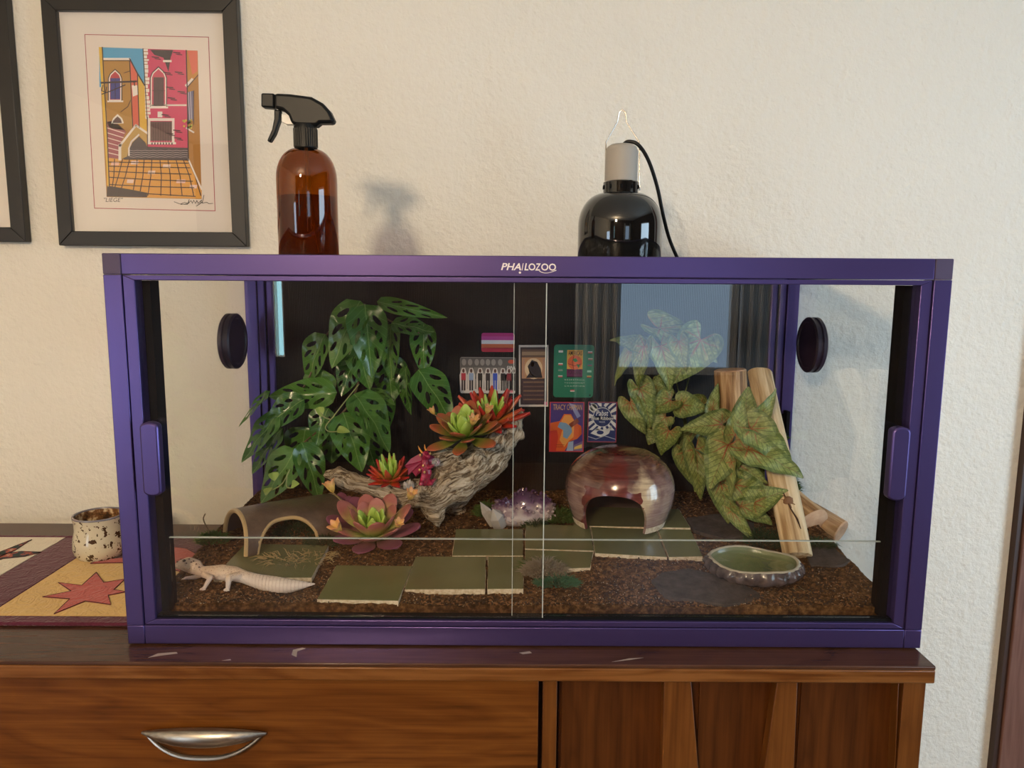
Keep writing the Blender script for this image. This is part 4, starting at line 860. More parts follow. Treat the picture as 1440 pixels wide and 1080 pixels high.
tile([(738.5, 773), (834, 776), (830, 798), (738.5, 801)], 'green tile half buried under dry moss clump')
tile([(831, 741), (922, 744), (938, 783), (837, 777.5)], 'green tile before doorway of the ceramic hide')
tile([(925, 744), (971, 744.5), (988, 782), (941, 783)], 'narrow green tile beside hide, near water dish')
tile([(818, 712), (955, 716), (971, 742), (806, 739)], 'green tile lying under the ceramic hide')
tile([(345, 764), (462, 767), (438, 812), (300, 812)], 'straw-littered green tile behind the gecko, before brown cave')
def slate(px, label, seed, off=.0035):
    rn = random.Random(seed); P = [GND(x, y, off) for x, y in px]; c = sum(P, Vector())/len(P)
    # densify with jitter for a chipped outline
    Q = []
    for i in range(len(P)):
        a, b = P[i], P[(i+1) % len(P)]
        for j in range(4): Q.append(a.lerp(b, j/4)+Vector((rn.uniform(-1, 1), rn.uniform(-1, 1), 0))*.0016)
    tag(G().prism([q+Vector((0, 0, -.007)) for q in Q], (0, 0, .007)).build('slate', 'slate', smooth=False, bevel=.0012), label, 'stone', 'slate pieces on the soil')
slate([(917, 815), (932, 804), (968, 799), (1000, 806), (1040, 818), (1075, 838), (1060, 846), (1020, 850), (975, 843), (935, 838)], 'large flat slate in front of the water dish', 1)
slate([(1128, 772), (1150, 764), (1170, 768), (1196, 788), (1180, 796), (1140, 795)], 'small slate at the foot of the pale log', 2)
slate([(965, 728), (1010, 722), (1060, 735), (1062, 752), (1020, 758), (975, 745)], 'dark slate under caladium leaves behind the water dish', 3, .006)

# ================================================================== WATER DISH
dc = DISH_C; k = MPP(dc); dish = thing('water_dish', 'brown rock-rimmed oval water dish beside pale log', 'dish', (dc.x, dc.y, dc.z-.004))
ra, rb, rot_ = 63*k, 63*k*.84, radians(-13)
def dring(s, z, wob, n=72, lump=0.0):
    out = []
    for i in range(n):
        a = 2*pi*i/n; w = 1+wob*(.5*sin(3*a+1)+.5*sin(5*a+.3)); l = lump*(abs(sin(a*11+.8*sin(3*a)))-.5)
        x, y = (ra*w*s+l)*cos(a), (rb*w*s+l)*sin(a); out.append(Vector((dc.x+x*cos(rot_)-y*sin(rot_), dc.y+x*sin(rot_)+y*cos(rot_), dc.z+z+ .0016*sin(4*a)*(z > .015))))
    return out
def rings(rs, cap=None):
    g = G(); n = len(rs[0]); g.v = [p for r in rs for p in r]
    g.f = [(i*n+q, i*n+(q+1) % n, (i+1)*n+(q+1) % n, (i+1)*n+q) for i in range(len(rs)-1) for q in range(n)]
    if cap: g.f.append(tuple((len(rs)-1)*n+q for q in range(n)))
    return g
rings([dring(.90, -.004, .03), dring(1.0, .002, .03, lump=.006), dring(1.05, .009, .03, lump=.010), dring(1.02, .0165, .03, lump=.007), dring(.985, .0215, .03, lump=.003)]).build('outside', 'dish', dish, angle=80)
rings([dring(.985, .0214, .03, lump=.003), dring(.965, .0236, .03, lump=.002), dring(.93, .0236, .03), dring(.905, .0215, .03)]).build('rim', 'dish_rim', dish, angle=80)
rings([dring(.907, .0217, .03), dring(.87, .012, .03), dring(.78, .006, .02), dring(.4, .005, .0)], True).build('basin', 'dish_in', dish, angle=80)
rings([dring(.885, .0155, .03), dring(.4, .0156, 0)], True).build('water', 'water', dish, angle=80)

# ================================================================== CERAMIC DOME HIDE
hb = GND(872, 735, TOFF+.001); hc = Vector((PY(871, 690, hb.y+.02).x, hb.y+.02, soil_base(0, hb.y)+TOFF-.001)); k = MPP(hc)
hide = thing('ceramic_hide', 'glazed stoneware dome hide with arched doorway, red and cream streaks', 'hide', hc)
RM = 75.5*k; HT = .150
def hprof(s):           # s = 0 apex .. 1 foot
    a = s
    pts = [(0, 1.0), (.30, .985), (.56, .93), (.77, .83), (.92, .70), (.99, .55), (1.0, .42), (.965, .27), (.90, .13), (.84, .0)]
    q = a*(len(pts)-1); i = min(int(q), len(pts)-2); f = q-i
    P = [Vector((r, z, 0)) for r, z in pts]; A_, B_, C_, D_ = P[max(i-1, 0)], P[i], P[i+1], P[min(i+2, len(pts)-1)]
    v = .5*((2*B_)+(C_-A_)*f+(2*A_-5*B_+4*C_-D_)*f*f+(3*B_-A_-3*C_+D_)*f**3); return max(0.0, v.x)*RM, v.y*HT
TH_OPEN = radians(-104); HALF = radians(39)
def send(th):           # where the shell stops in this direction
    d = (th-TH_OPEN+pi) % (2*pi)-pi
    if abs(d) >= HALF: return 1.0
    e = (1-(abs(d)/HALF)**2.6)**.5; return 1.0-.43*e
NTH, NS = 144, 40
ths = sorted([2*pi*i/NTH for i in range(NTH)]+[(TH_OPEN+s*HALF*(1+q)) % (2*pi) for s in (-1, 1) for q in (-.02, -.004, 0)])
def shell(off, smax=None, smin=0.0):
    g = G(); n = len(ths)
    for j in range(NS+1):
        for th in ths:
            e = send(th); s = smin+(min(e, smax or 1.0)-smin)*j/NS if not smin else smin+max(0, e-smin)*j/NS
            r, z = hprof(s); g.v.append(hc+Vector(((r-off)*cos(th), (r-off)*sin(th), z-(off if s < .3 else 0))))
    g.f = [(j*n+q, j*n+(q+1) % n, (j+1)*n+(q+1) % n, (j+1)*n+q) for j in range(NS) for q in range(n)]; return g, n
go, n = shell(0.0, .925); go.build('glazed_shell', 'hide', hide, angle=60, origin=hc)
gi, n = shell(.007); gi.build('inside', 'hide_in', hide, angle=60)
g = G()                 # rim joining outer and inner shell
for off in (0.0, .007):
    for th in ths: r, z = hprof(min(send(th), .955 if False else 1.0)); g.v.append(hc+Vector(((r-off)*cos(th), (r-off)*sin(th), z)))
g.f = [(q, (q+1) % n, n+(q+1) % n, n+q) for q in range(n)]; g.build('doorway_rim', 'hide', hide, origin=hc)
gf, n = shell(0.0003, None, .925)
gf.f = [f for f in gf.f if all(send(ths[i % n]) > .926 for i in f)]; gf.build('foot', 'bisque', hide, angle=60)

# ================================================================== BROWN CAVE (HALF ROUND) ON THE LEFT
caveA = radians(34); kR = .078; CLEN = .185
cc = GND(398, 764, .0); cb = Vector((cc.x, cc.y+.045, soil_base(0, cc.y)+.003))
cave = thing('half_round_cave', 'brown glazed half-round cave with tan rims and front opening', 'cave', cb)
kH = PY(400, 707, cb.y).z-cb.z
def cpt_(u, a, off):        # u along the tunnel 0..1, a across 0..pi (0 = front foot)
    sa = sin(a) if 0 < a < pi else 0.0; fl_ = 1+.03*sin(u*pi)
    x = (u-.5)*CLEN*(1+.10*(1-sa)); y = -cos(a)*(kR-off)*fl_; z = sa**.72*(kH-off)*fl_ if sa > 0 else 0
    return cb+Vector((x*cos(caveA)-y*sin(caveA), x*sin(caveA)+y*cos(caveA), z))
OC, OH, OZ = .37, .28, .050
def oz(u): q = (u-OC)/OH; return OZ*(1-abs(q)**3)**.5 if abs(q) < 1 else 0.0
def a_of(z): return math.asin(min(1, (max(z, 0)/kH)**(1/.72)))
NU, NV = 64, 40; us = sorted(set([i/NU for i in range(NU+1)]+[OC-OH, OC+OH, OC-OH*.985, OC+OH*.985]))
def cave_shell(off):
    g = G(); n = len(us)
    for j in range(NV+1):
        for u in us: a0 = a_of(oz(u)); g.v.append(cpt_(u, a0+(pi-a0)*j/NV, off))
    g.f = [(j*n+i, j*n+i+1, (j+1)*n+i+1, (j+1)*n+i) for j in range(NV) for i in range(n-1)]; return g
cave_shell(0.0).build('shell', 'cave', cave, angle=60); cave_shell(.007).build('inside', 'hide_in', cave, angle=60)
def cave_end(u): G().tube([cpt_(u, pi*t/30, .0035) for t in range(31)], .0045, 8).build('end_rim', 'cave_rim', cave)
cave_end(0); cave_end(1)
G().tube([cpt_(OC-OH+2*OH*i/30, a_of(oz(OC-OH+2*OH*i/30)), .0035) for i in range(31)], .0040, 8).build('opening_rim', 'cave_rim', cave)

# ================================================================== DRIFTWOOD
def dp(x, y, Y): return PY(x, y, Y)
DY = .33
kD = MPP(PY(610, 680, DY))
ch = chain([dp(463, 667, .36), dp(478, 671, .36), dp(512, 683, .35), dp(556, 694, .34), dp(605, 694, DY), dp(645, 672, DY+.01), dp(686, 645, DY+.03), dp(714, 612, DY+.05), dp(729, 585, DY+.06)],
           [q*kD for q in (8, 14, 13, 14, 24, 33, 29, 17, 9)])
ch += chain([dp(608, 700, DY), dp(612, 722, DY-.01), dp(615, 737, DY-.015)], [q*kD for q in (22, 14, 6)])
ch += chain([dp(640, 660, DY), dp(622, 645, DY-.005), dp(616, 636, DY-.005)], [q*kD for q in (26, 18, 10)])
ch += [(dp(478, 664, .36), 9*kD), (dp(668, 650, DY-.005), 18*kD), (dp(731, 612, DY+.05), 8*kD), (dp(640, 690, DY+.06), 26*kD), (dp(560, 700, .40), 16*kD), (dp(640, 720, DY+.09), 18*kD)]
def ddisp(p):
    q = Vector((p.x*26+noise.noise(p*20)*1.4, p.y*26, p.z*26)); return .0035*noise.noise(p*38)+.0042*(abs(noise.noise(q*1.7))-.25)+.002*noise.noise(p*120)
dbl = blob(ch, .0030, 2, ddisp); dob = dbl.build('driftwood', 'drift', angle=180, merge=False)
axis_ = [dp(463, 667, .36), dp(478, 671, .36), dp(512, 683, .35), dp(556, 694, .34), dp(605, 694, DY), dp(645, 672, DY+.01), dp(686, 645, DY+.03), dp(714, 612, DY+.05), dp(729, 585, DY+.06)]
cum = [0]
for a_, b_ in zip(axis_, axis_[1:]): cum.append(cum[-1]+(b_-a_).length)
ga = dob.data.attributes.new('grain', 'FLOAT_VECTOR', 'POINT')
for vi, p in enumerate(dbl.v):
    best = None
    for q in range(len(axis_)-1):
        d = axis_[q+1]-axis_[q]; t_ = min(1, max(0, (p-axis_[q]).dot(d)/d.dot(d))); c_ = axis_[q]+d*t_; e_ = (p-c_).length
        if best is None or e_ < best[0]: best = (e_, cum[q]+t_*d.length, p-c_, d.normalized())
    n_ = Vector((0, 1, 0)); n_ = (n_-best[3]*n_.dot(best[3])).normalized(); o_ = best[3].cross(n_)
    ga.data[vi].vector = (best[1]*.16+.02*noise.noise(p*14), best[2].dot(n_)+.010*noise.noise(p*22), best[2].dot(o_)+.012*noise.noise(p*22+Vector((5, 5, 5))))
tag(dob, 'gnarled grey driftwood branch carrying succulents in mid terrarium', 'driftwood')

# ================================================================== SUCCULENTS
def fat_leaf(name, mat, shape='spoon', thick=.10, curl=.12):
    g = G(); m, n = 14, 10
    for j in range(m+1):
        v = sin(pi/2*j/m)
        w = {'spoon': .5*sqrt(max(0, 1-((v-.62)/.38)**2)) if v > .62 else .13+.37*(.5-.5*cos(pi*v/.62)), 'spike': .06+.34*sin(v**.75*pi)**.8*(1-v*.35) if v < 1 else 0, 'oval': .05+.45*sin(v*pi)**.7 if 0 < v < 1 else .03}[shape]
        if j == m: w = .02
        th_ = thick*(.35+.65*sin(min(1, v*1.05)*pi*.9)); zc = curl*v*v
        for q in range(n): a = 2*pi*q/n; g.v.append(Vector((w*cos(a), v+(.0 if j < m else .0), zc+th_*sin(a)*.5-.10*w*(cos(a)**2)*-1*.6)))
    g.f = [(j*n+q, j*n+(q+1) % n, (j+1)*n+(q+1) % n, (j+1)*n+q) for j in range(m) for q in range(n)]+[tuple(range(n))[::-1], tuple(m*n+q for q in range(n))]
    return g.mesh(name, mat, angle=70)
FL = {}
for m in ('succ_olive', 'succ_green', 'succ_red', 'succ_orange', 'succ_pink', 'succ_purple'):
    for s in ('spoon', 'spike', 'oval'): FL[(m, s)] = None
def leafmesh(m, s):
    if FL[(m, s)] is None: FL[(m, s)] = fat_leaf('succulent_leaf', m, s, .16 if s != 'spoon' else .10, .14)
    return FL[(m, s)]
def rosette(name, label, c, axis, rings_, seed, base_r=.006):
    rn = random.Random(seed); t = thing(name, label, 'succulent', c); axis = Vector(axis).normalized(); u = axis.orthogonal().normalized(); w = axis.cross(u)
    for n_, tilt, ln, wd, mat, shp in rings_:
        a0 = rn.uniform(0, 2*pi)
        for i in range(n_):
            a = a0+2*pi*(i+rn.uniform(-.15, .15))/n_; out_ = u*cos(a)+w*sin(a); tl = radians(tilt+rn.uniform(-6, 6)); d = out_*sin(tl)+axis*cos(tl); l = ln*rn.uniform(.88, 1.1)
            nrm = axis*sin(tl)-out_*cos(tl); inst('leaf', leafmesh(mat, shp), t, basis(Vector(c)+out_*base_r, d, nrm, l*wd, l, l*.9))
    return t
budm = {}
def bud(t, p0, p1, size):
    G().tube(spline([p0, p0.lerp(p1, .5)+Vector((.003, 0, .002)), p1], 4), .0011, 6).build('flower_stem', 'bud_stem', t)
    d = (p1-p0).normalized(); d = (d+Vector((0, 0, .8))).normalized(); u = d.orthogonal().normalized(); w = d.cross(u)
    if 'b' not in budm: budm['b'] = fat_leaf('petal', 'bud', 'oval', .2, -.25)
    for i in range(5):
        a = 2*pi*i/5; o = u*cos(a)+w*sin(a); dd = (d+o*.24).normalized(); inst('petal', budm['b'], t, basis(p1, dd, d-o, size*.62, size*1.15, size))
kk = lambda p: MPP(p)
c1 = dp(654, 613, DY-.005); k = kk(c1)
s1 = rosette('olive_succulent', 'large olive succulent with red tipped paddle leaves on driftwood', c1, (-.15, -.45, 1), [(7, 86, 54*k, .40, 'succ_olive', 'spoon'), (7, 68, 50*k, .44, 'succ_olive', 'spoon'), (5, 46, 42*k, .60, 'succ_olive', 'spoon'), (5, 28, 40*k, .55, 'succ_green', 'oval'), (4, 12, 40*k, .5, 'succ_green', 'oval')], 11, .008)
bud(s1, c1+Vector((.0, -.01, 0)), dp(664, 598, DY-.045), 15*k); bud(s1, c1+Vector((.01, 0, 0)), dp(684, 582, DY-.02), 13*k); bud(s1, c1+Vector((-.02, 0, .01)), dp(611, 583, DY), 11*k)
c2 = dp(690, 594, DY+.055); k = kk(c2)
rosette('red_succulent', 'red spiky succulent with green heart behind olive succulent', c2, (.0, -.35, 1), [(11, 78, 52*k, .44, 'succ_red', 'spike'), (10, 60, 52*k, .42, 'succ_orange', 'spike'), (9, 44, 46*k, .44, 'succ_red', 'spike'), (7, 26, 42*k, .4, 'succ_green', 'spike')], 12)
c3 = dp(549, 674, .325); k = kk(c3)
rosette('red_succulent', 'small red spiky succulent with pale heart beside dragon', c3, (-.1, -.35, 1), [(9, 80, 33*k, .52, 'succ_red', 'spike'), (8, 60, 33*k, .5, 'succ_red', 'spike'), (7, 42, 32*k, .46, 'succ_orange', 'spike'), (8, 20, 36*k, .34, 'succ_green', 'spike')], 13)
c4 = GND(527, 752, .012); c4 = Vector((c4.x, c4.y, c4.z)); k = kk(c4)
s4 = rosette('pink_succulent', 'broad pink and green succulent on soil below driftwood', c4, (.0, -.30, 1), [(8, 76, 62*k, .50, 'succ_purple', 'spoon'), (7, 58, 58*k, .50, 'succ_pink', 'spoon'), (7, 40, 50*k, .52, 'succ_pink', 'spoon'), (6, 24, 40*k, .5, 'succ_green', 'oval'), (3, 8, 34*k, .45, 'succ_green', 'oval')], 14, .010)
bud(s4, c4+Vector((-.02, 0, .012)), PY(469, 693, c4.y+.02), 18*k); bud(s4, c4+Vector((-.03, -.02, .01)), PY(480, 748, c4.y-.045), 19*k); bud(s4, c4+Vector((.02, 0, .02)), PY(575, 703, c4.y-.03), 16*k); bud(s4, c4+Vector((.02, -.02, .01)), PY(558, 742, c4.y-.06), 14*k)
c5 = GND(474, 742, .006); k = kk(c5)
rosette('purple_succulent', 'dusky purple succulent tucked between cave and pink succulent', c5+Vector((0, .02, 0)), (-.1, -.3, 1), [(7, 72, 44*k, .5, 'succ_purple', 'spoon'), (6, 48, 38*k, .5, 'succ_purple', 'spoon'), (4, 22, 28*k, .5, 'succ_pink', 'oval')], 15)

# ================================================================== DRAGON, CRYSTALS
gb = dp(598, 681, DY-.035); k = kk(gb); dgY = gb.y
drg = thing('dragon_figurine', 'tiny magenta winged dragon figurine with orange horns holding a clear ball', 'figurine', gb)
D = lambda x, y, dy=0.0: PY(x, y, dgY+dy)
bl = chain([D(597, 677), D(600, 664), D(598, 652), D(597, 645), D(599, 639, -.004), D(602, 642, -.012)], [q*k for q in (7, 7.5, 6, 4.5, 5.5, 3.5)])
bl += chain([D(597, 677), D(604, 680, -.006), D(612, 674, -.004)], [q*k for q in (5, 3.5, 1.8)])+chain([D(602, 658, -.004), D(607, 656, -.010), D(611, 653, -.012)], [q*k for q in (3, 2.4, 2)])+chain([D(594, 658), D(590, 660, -.008)], [q*k for q in (3, 2.2)])
bl += chain([D(594, 677, -.004), D(592, 680, -.012)], [q*k for q in (4, 3)])+chain([D(603, 677, -.004), D(606, 680, -.012)], [q*k for q in (4, 3)])
blob(bl, .0011, 1, lambda p: .0006*noise.noise(p*400)).build('body', 'dragon', drg, angle=180, merge=False)
def wing(pts, dy0, dy1):
    root = D(*pts[0], dy0); P = [D(x, y, dy1) for x, y in pts[1:]]
    g = G().add([root]+P, [(0, i, i+1) for i in range(1, len(P))]); o = g.build('wing', 'dragon_wing', drg, smooth=False, merge=False); s = o.modifiers.new('s', 'SOLIDIFY'); s.thickness = .0012
    for p in P[::2]: G().tube([root, p], [.0014, .0007], 6).build('wing_finger', 'dragon', drg)
wing([(595, 648), (590, 638), (578, 645), (569, 655), (574, 660), (574, 668), (580, 664), (585, 670), (592, 664)], .002, .008)
wing([(601, 648), (606, 640), (612, 643), (613, 650), (607, 656)], .006, .014)
for a, b in (((594, 637), (588, 627)), ((600, 635), (597, 625))): G().tube([D(*a), D((a[0]+b[0])/2-1, (a[1]+b[1])/2), D(*b, -.002)], [.0021, .0016, .0004], 8).build('horn', 'horn', drg)
for x, y in ((590, 661), (595, 655), (597, 664), (591, 640), (605, 638)): G().ball(D(x, y, -.012), (.0021, .0012, .0026), 8, 6).build('gold_scale', 'gold', drg)
G().ball(D(613, 650, -.014), 6.2*k, 20, 14).build('ball', 'crystal', drg)
def crystal_pt(g, p, d, L_, r, n=6):
    d = Vector(d).normalized(); u = d.orthogonal().normalized(); w = d.cross(u); p = Vector(p)
    A1 = [p+(u*cos(2*pi*i/n)+w*sin(2*pi*i/n))*r for i in range(n)]; B1 = [q+d*L_*.6 for q in A1]; g.add(A1+B1+[p+d*L_], [(i, (i+1) % n, n+(i+1) % n, n+i) for i in range(n)]+[(n+i, n+(i+1) % n, 2*n) for i in range(n)])
am = GND(735, 741, .0); k = kk(am); AMB = Vector((am.x, am.y+.03, soil_base(0, am.y+.03)+.002))
amt = thing('amethyst_cluster', 'purple and white amethyst crystal cluster beyond green tiles', 'crystal', AMB)
AM0 = blob([(AMB+Vector((x*k, y, z*k)), (rx*k, .026, rz*k)) for x, y, z, rx, rz in ((-22, 0, 10, 24, 20), (5, .005, 16, 26, 26), (28, .005, 14, 18, 22), (-5, -.01, 6, 36, 14))], .003, 2)
AM0.build('matrix', 'amethyst', amt, origin=AMB, merge=False)
rn = random.Random(9); g = G(); 
for i in rn.sample(range(len(AM0.v)), 230):
    p = AM0.v[i]
    if p.z < AMB.z+.001: continue
    d = (p-(AMB+Vector((0, .01, .008)))); d = Vector((d.x*.5, d.y-.01, d.z+.006)).normalized(); d += Vector((rn.uniform(-.35, .35), rn.uniform(-.35, .35), rn.uniform(-.2, .35))); s = rn.uniform(.005, .010); crystal_pt(g, p-d.normalized()*.001, d, s, s*.38)
tag(g.build('crystal_points', 'amethyst', amt, smooth=False, origin=AMB, merge=False), kind='stuff')
qc = GND(699, 740, .004); k = kk(qc); qt = thing('quartz_crystal', 'clear pale quartz chunk leaning beside amethyst cluster', 'crystal', qc)
g = G(); crystal_pt(g, qc+Vector((.004, .01, -.002)), (-.25, -.5, .85), 36*k, 11*k); g.build('large_point', 'quartz', qt, smooth=False)
g = G(); crystal_pt(g, qc+Vector((-.006, .018, -.002)), (-.5, -.1, .85), 40*k, 8*k); g.build('small_point', 'quartz', qt, smooth=False)
qg = dp(575, 682, DY-.03); k = kk(qg); g = G(); rn = random.Random(2)
for i in range(9): crystal_pt(g, qg+Vector((rn.uniform(-5, 5)*k, rn.uniform(-.004, .004), -.004)), (rn.uniform(-.6, .6), -.4, 1), rn.uniform(9, 15)*k, 3.4*k)
tag(g.build('quartz_nugget', 'quartz', smooth=False), 'tiny clear crystal nugget on driftwood at dragon feet', 'crystal')

# ================================================================== LOGS
def logc(name, label, a, b, r0, r1, mat, seed, parts=True, flat=1.0):
    a, b = Vector(a), Vector(b); rn = random.Random(seed); ax = (b-a).normalized(); L_ = (b-a).length; low = a if a.z < b.z else b
    t = thing(name, label, 'log', low); n, m = 28, 14; u = Vector((1, 0, 0)); u = (u-ax*u.dot(ax)).normalized(); w = ax.cross(u)
    rr = [[0]*n for _ in range(m+1)]; g = G()
    M = Matrix(((u.x, w.x, ax.x), (u.y, w.y, ax.y), (u.z, w.z, ax.z)))
    for j in range(m+1):
        v = j/m
        for q in range(n):
            an = 2*pi*q/n; r = lerp(r0, r1, v)*(1+.07*noise.noise(Vector((cos(an)*1.5, sin(an)*1.5, v*1.5+seed)))+.03*noise.noise(Vector((cos(an)*5, sin(an)*5, v*2+seed))))
            g.v.append(Vector((r*cos(an), r*sin(an)*flat, v*L_)))
    F = [(j*n+q, j*n+(q+1) % n, (j+1)*n+(q+1) % n, (j+1)*n+q) for j in range(m) for q in range(n)]; g.f = F
    me = g.mesh('bark', mat, angle=80); R4 = M.to_4x4(); R4.translation = a; inst('bark', me, t, R4)
    for j, nm in ((0, 'cut_end'), (m, 'cut_end')):
        e = G(); rim = [g.v[j*n+q].copy() for q in range(n)]; cz_ = rim[0].z; e.v = rim+[Vector((p.x*.93, p.y*.93, cz_+(.0025 if j else -.0025))) for p in rim]; e.f = [(q, (q+1) % n, n+(q+1) % n, n+q) for q in range(n)]+[tuple(n+q for q in range(n))]
        inst(nm, e.mesh(nm, 'log_end' if mat == 'log' else mat, angle=40), t, R4)
    return t, R4
lk = MPP(PY(1050, 640, .45))
logc('upright_log', 'thick brown upright log behind the caladium leaves', PY(1035, 712, .47), PY(1027, 521, .48), 26*lk, 22*lk, 'log', 1)
LA, LB = GND(1122, 780, .006), PY(1068, 524, .50)
split, RS = logc('split_log', 'long pale split log leaning with dark knot and crack', LA, LB, 21*MPP(LA), 17.5*MPP(LB), 'log_pale', 2, flat=.62)
# knot and crack on the face turned to the viewer
Ls = (LB-LA).length; rk = 21*MPP(LA)
def onlog(x, f): r = lerp(rk, 17.5*MPP(LB), f); yv = -r*.62*sqrt(max(0, 1-(x/r)**2))*1.02; return RS @ Vector((x, yv*(-1 if (RS.to_3x3() @ Vector((0, 1, 0))).y < 0 else 1), f*Ls))
kn = onlog(-.004, .235); G().ball(kn, (.0095, .004, .011), 14, 8).build('knot', 'knot', split)
for dx, df in ((.010, .02), (-.011, .015), (.004, -.03), (-.006, .035), (.012, -.012)): q = onlog(-.004+dx, .235+df); G().tube([kn, q], [.003, .0008], 6).build('knot_ray', 'knot', split)
G().tube([onlog(-.012, .31), onlog(-.008, .27), onlog(-.002, .20), onlog(.006, .15), onlog(.009, .105)], [.0006, .0013, .0015, .002, .0008], 6).build('crack', 'crack', split)
logc('short_log', 'short thick log with rosy cut end lying behind pale log', PY(1085, 690, .44), PY(1139, 741, .345), 24*lk, 29*lk, 'log', 3)
logc('thin_log', 'thin log with round cut end pointing to right glass', PY(1105, 700, .44), PY(1182, 747, .35), 14*lk, 16*lk, 'log', 4)

# ================================================================== MOSS AND TWIGS
def moss(label, c, rx, ry, rz, n, mat, seed, ln=(.006, .016), name='moss_clump', up=(.1, 1.0)):
    rn = random.Random(seed); g = G()
    for _ in range(n):
        a = rn.uniform(0, 2*pi); q = sqrt(rn.random()); p = Vector((c.x+rx*q*cos(a), c.y+ry*q*sin(a), 0)); p.z = c.z+rz*(1-q*q)*rn.random()
        d = Vector((cos(a)*q+rn.uniform(-.6, .6), sin(a)*q+rn.uniform(-.6, .6), rn.uniform(*up))).normalized(); L_ = rn.uniform(*ln); s = d.orthogonal().normalized()*.0007; mid = p+d*L_*.5+Vector((0, 0, L_*.15)); e = p+d*L_+Vector((rn.uniform(-1, 1), rn.uniform(-1, 1), rn.uniform(-.6, .3)))*L_*.35
        g.add([p-s, p+s, mid+s, mid-s, e], [(0, 1, 2, 3), (3, 2, 4)])
    tag(g.build(name, mat, smooth=False, merge=False), label, 'moss', 'moss clumps on the soil')
moss('green moss tuft at open left end of brown cave', GND(300, 762), .028, .02, .016, 500, 'moss', 1)
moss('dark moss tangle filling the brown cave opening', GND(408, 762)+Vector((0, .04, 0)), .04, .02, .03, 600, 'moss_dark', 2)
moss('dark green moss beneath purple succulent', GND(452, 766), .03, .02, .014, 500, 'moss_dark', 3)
moss('green moss patch between amethyst and ceramic hide', GND(788, 732), .032, .022, .022, 900, 'moss', 4)
moss('moss strip on soil below amethyst cluster', GND(752, 742), .022, .012, .014, 350, 'moss_dark', 5)
moss('mossy strands beside driftwood foot and quartz', GND(683, 728)+Vector((0, .02, 0)), .022, .02, .028, 500, 'moss', 6)
moss('teal green moss spilling off the dry clump', GND(783, 822), .034, .016, .012, 800, 'moss_teal', 7)
moss('grey dry moss clump on tile before the front glass', GND(765, 806, .006), .036, .026, .024, 1100, 'moss_grey', 8)
moss('tiny green sprig between the two front tiles and moss', GND(738, 800, .004), .006, .010, .012, 90, 'moss', 9)
moss('green moss caught behind pale log above short log', PY(1108, 690, .46), .022, .02, .05, 700, 'moss', 10)
moss('feathery moss at foot of upright log', GND(1075, 765), .035, .03, .03, 700, 'moss_dark', 11)
moss('moss sprig on right back post of terrarium', PY(1097, 618, .55), .012, .010, .02, 160, 'moss', 12)
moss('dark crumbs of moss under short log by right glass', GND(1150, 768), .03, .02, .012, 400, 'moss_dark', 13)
moss('straw moss litter around tile behind gecko', GND(420, 786, .009), .065, .035, .001, 130, 'straw', 14, (.010, .026), up=(-.03, .10))
P = GND(296, 760); tag(G().tube(spline([P, P+Vector((-.003, 0, .02)), PY(291, 742, P.y), PY(286, 730, P.y), PY(289, 722, P.y)], 4), [.0012]*16+[.0006], 6).build('curly_twig', 'vine_brown'), 'thin curly dark twig beside left glass', 'twig')

# ================================================================== FOLIAGE
def cdt_leaf(name, mat, outline, holes, zf, grid=.085):
    P = list(outline); E = [(i, (i+1) % len(outline)) for i in range(len(outline))]
    for h in holes: b = len(P); P += h; E += [(b+i, b+(i+1) % len(h)) for i in range(len(h))]
    def inside(p, poly):
        x, y = p; c = False; j = len(poly)-1
        for i in range(len(poly)):
            if (poly[i][1] > y) != (poly[j][1] > y) and x < (poly[j][0]-poly[i][0])*(y-poly[i][1])/(poly[j][1]-poly[i][1])+poly[i][0]: c = not c
            j = i
        return c
    ok = lambda p: inside(p, outline) and not any(inside(p, h) for h in holes)
    y0 = min(p[1] for p in outline); y = y0+grid*.5
    while y < 1:
        x = -.6
        while x < .6:
            if ok((x, y)) and min((x-q[0])**2+(y-q[1])**2 for q in P) > (grid*.45)**2: P.append((x, y))
            x += grid
        y += grid
    vs, es, fs, *_ = delaunay_2d_cdt([Vector(p) for p in P], E, [], 0, 1e-6)
    g = G(); g.v = [Vector((v.x, v.y, zf(v.x, v.y))) for v in vs]
    g.f = [tuple(f) for f in fs if ok(tuple(sum((vs[i] for i in f), Vector((0, 0)))/3))]
    return g.mesh(name, mat, angle=180)
def ellp(cx, cy, rx, ry, a, n=9): return [(cx+rx*cos(t)*cos(a)-ry*sin(t)*sin(a), cy+rx*cos(t)*sin(a)+ry*sin(t)*cos(a)) for t in (2*pi*i/n for i in range(n))]
def outl(fn, n=16): R_ = [(fn(i/n), i/n) for i in range(1, n)]; return [(0, 0)]+[(w, v) for w, v in R_]+[(0, 1)]+[(-w, v) for w, v in R_[::-1]]
mw = lambda v: .5*(sin(pi*v**.62)**.75)*(1-.12*v) if 0 < v < 1 else 0
MONS = []
for s, (droop, fold, tw) in enumerate(((.22, .10, .0), (.34, .16, .15), (.12, .06, -.12))):
    rn = random.Random(40+s); hs = []
    for sd in (-1, 1):
        for i, yv in enumerate((.27, .48, .69)):
            w = mw(yv); hs.append(ellp(sd*(w*.52+rn.uniform(-.02, .02)), yv+rn.uniform(-.02, .03), w*.27, .042+rn.uniform(0, .016), sd*radians(38+i*12)))
        hs.append(ellp(sd*.10, .40+.05*sd, .034, .016, sd*.7, 7))
    MONS.append(cdt_leaf('monstera_leaf', 'monstera', outl(mw), hs, lambda x, y, d=droop, f=fold, t=tw: f*abs(x)*1.2-d*y*y+t*x*y+.02*sin(y*14+abs(x)*6)))
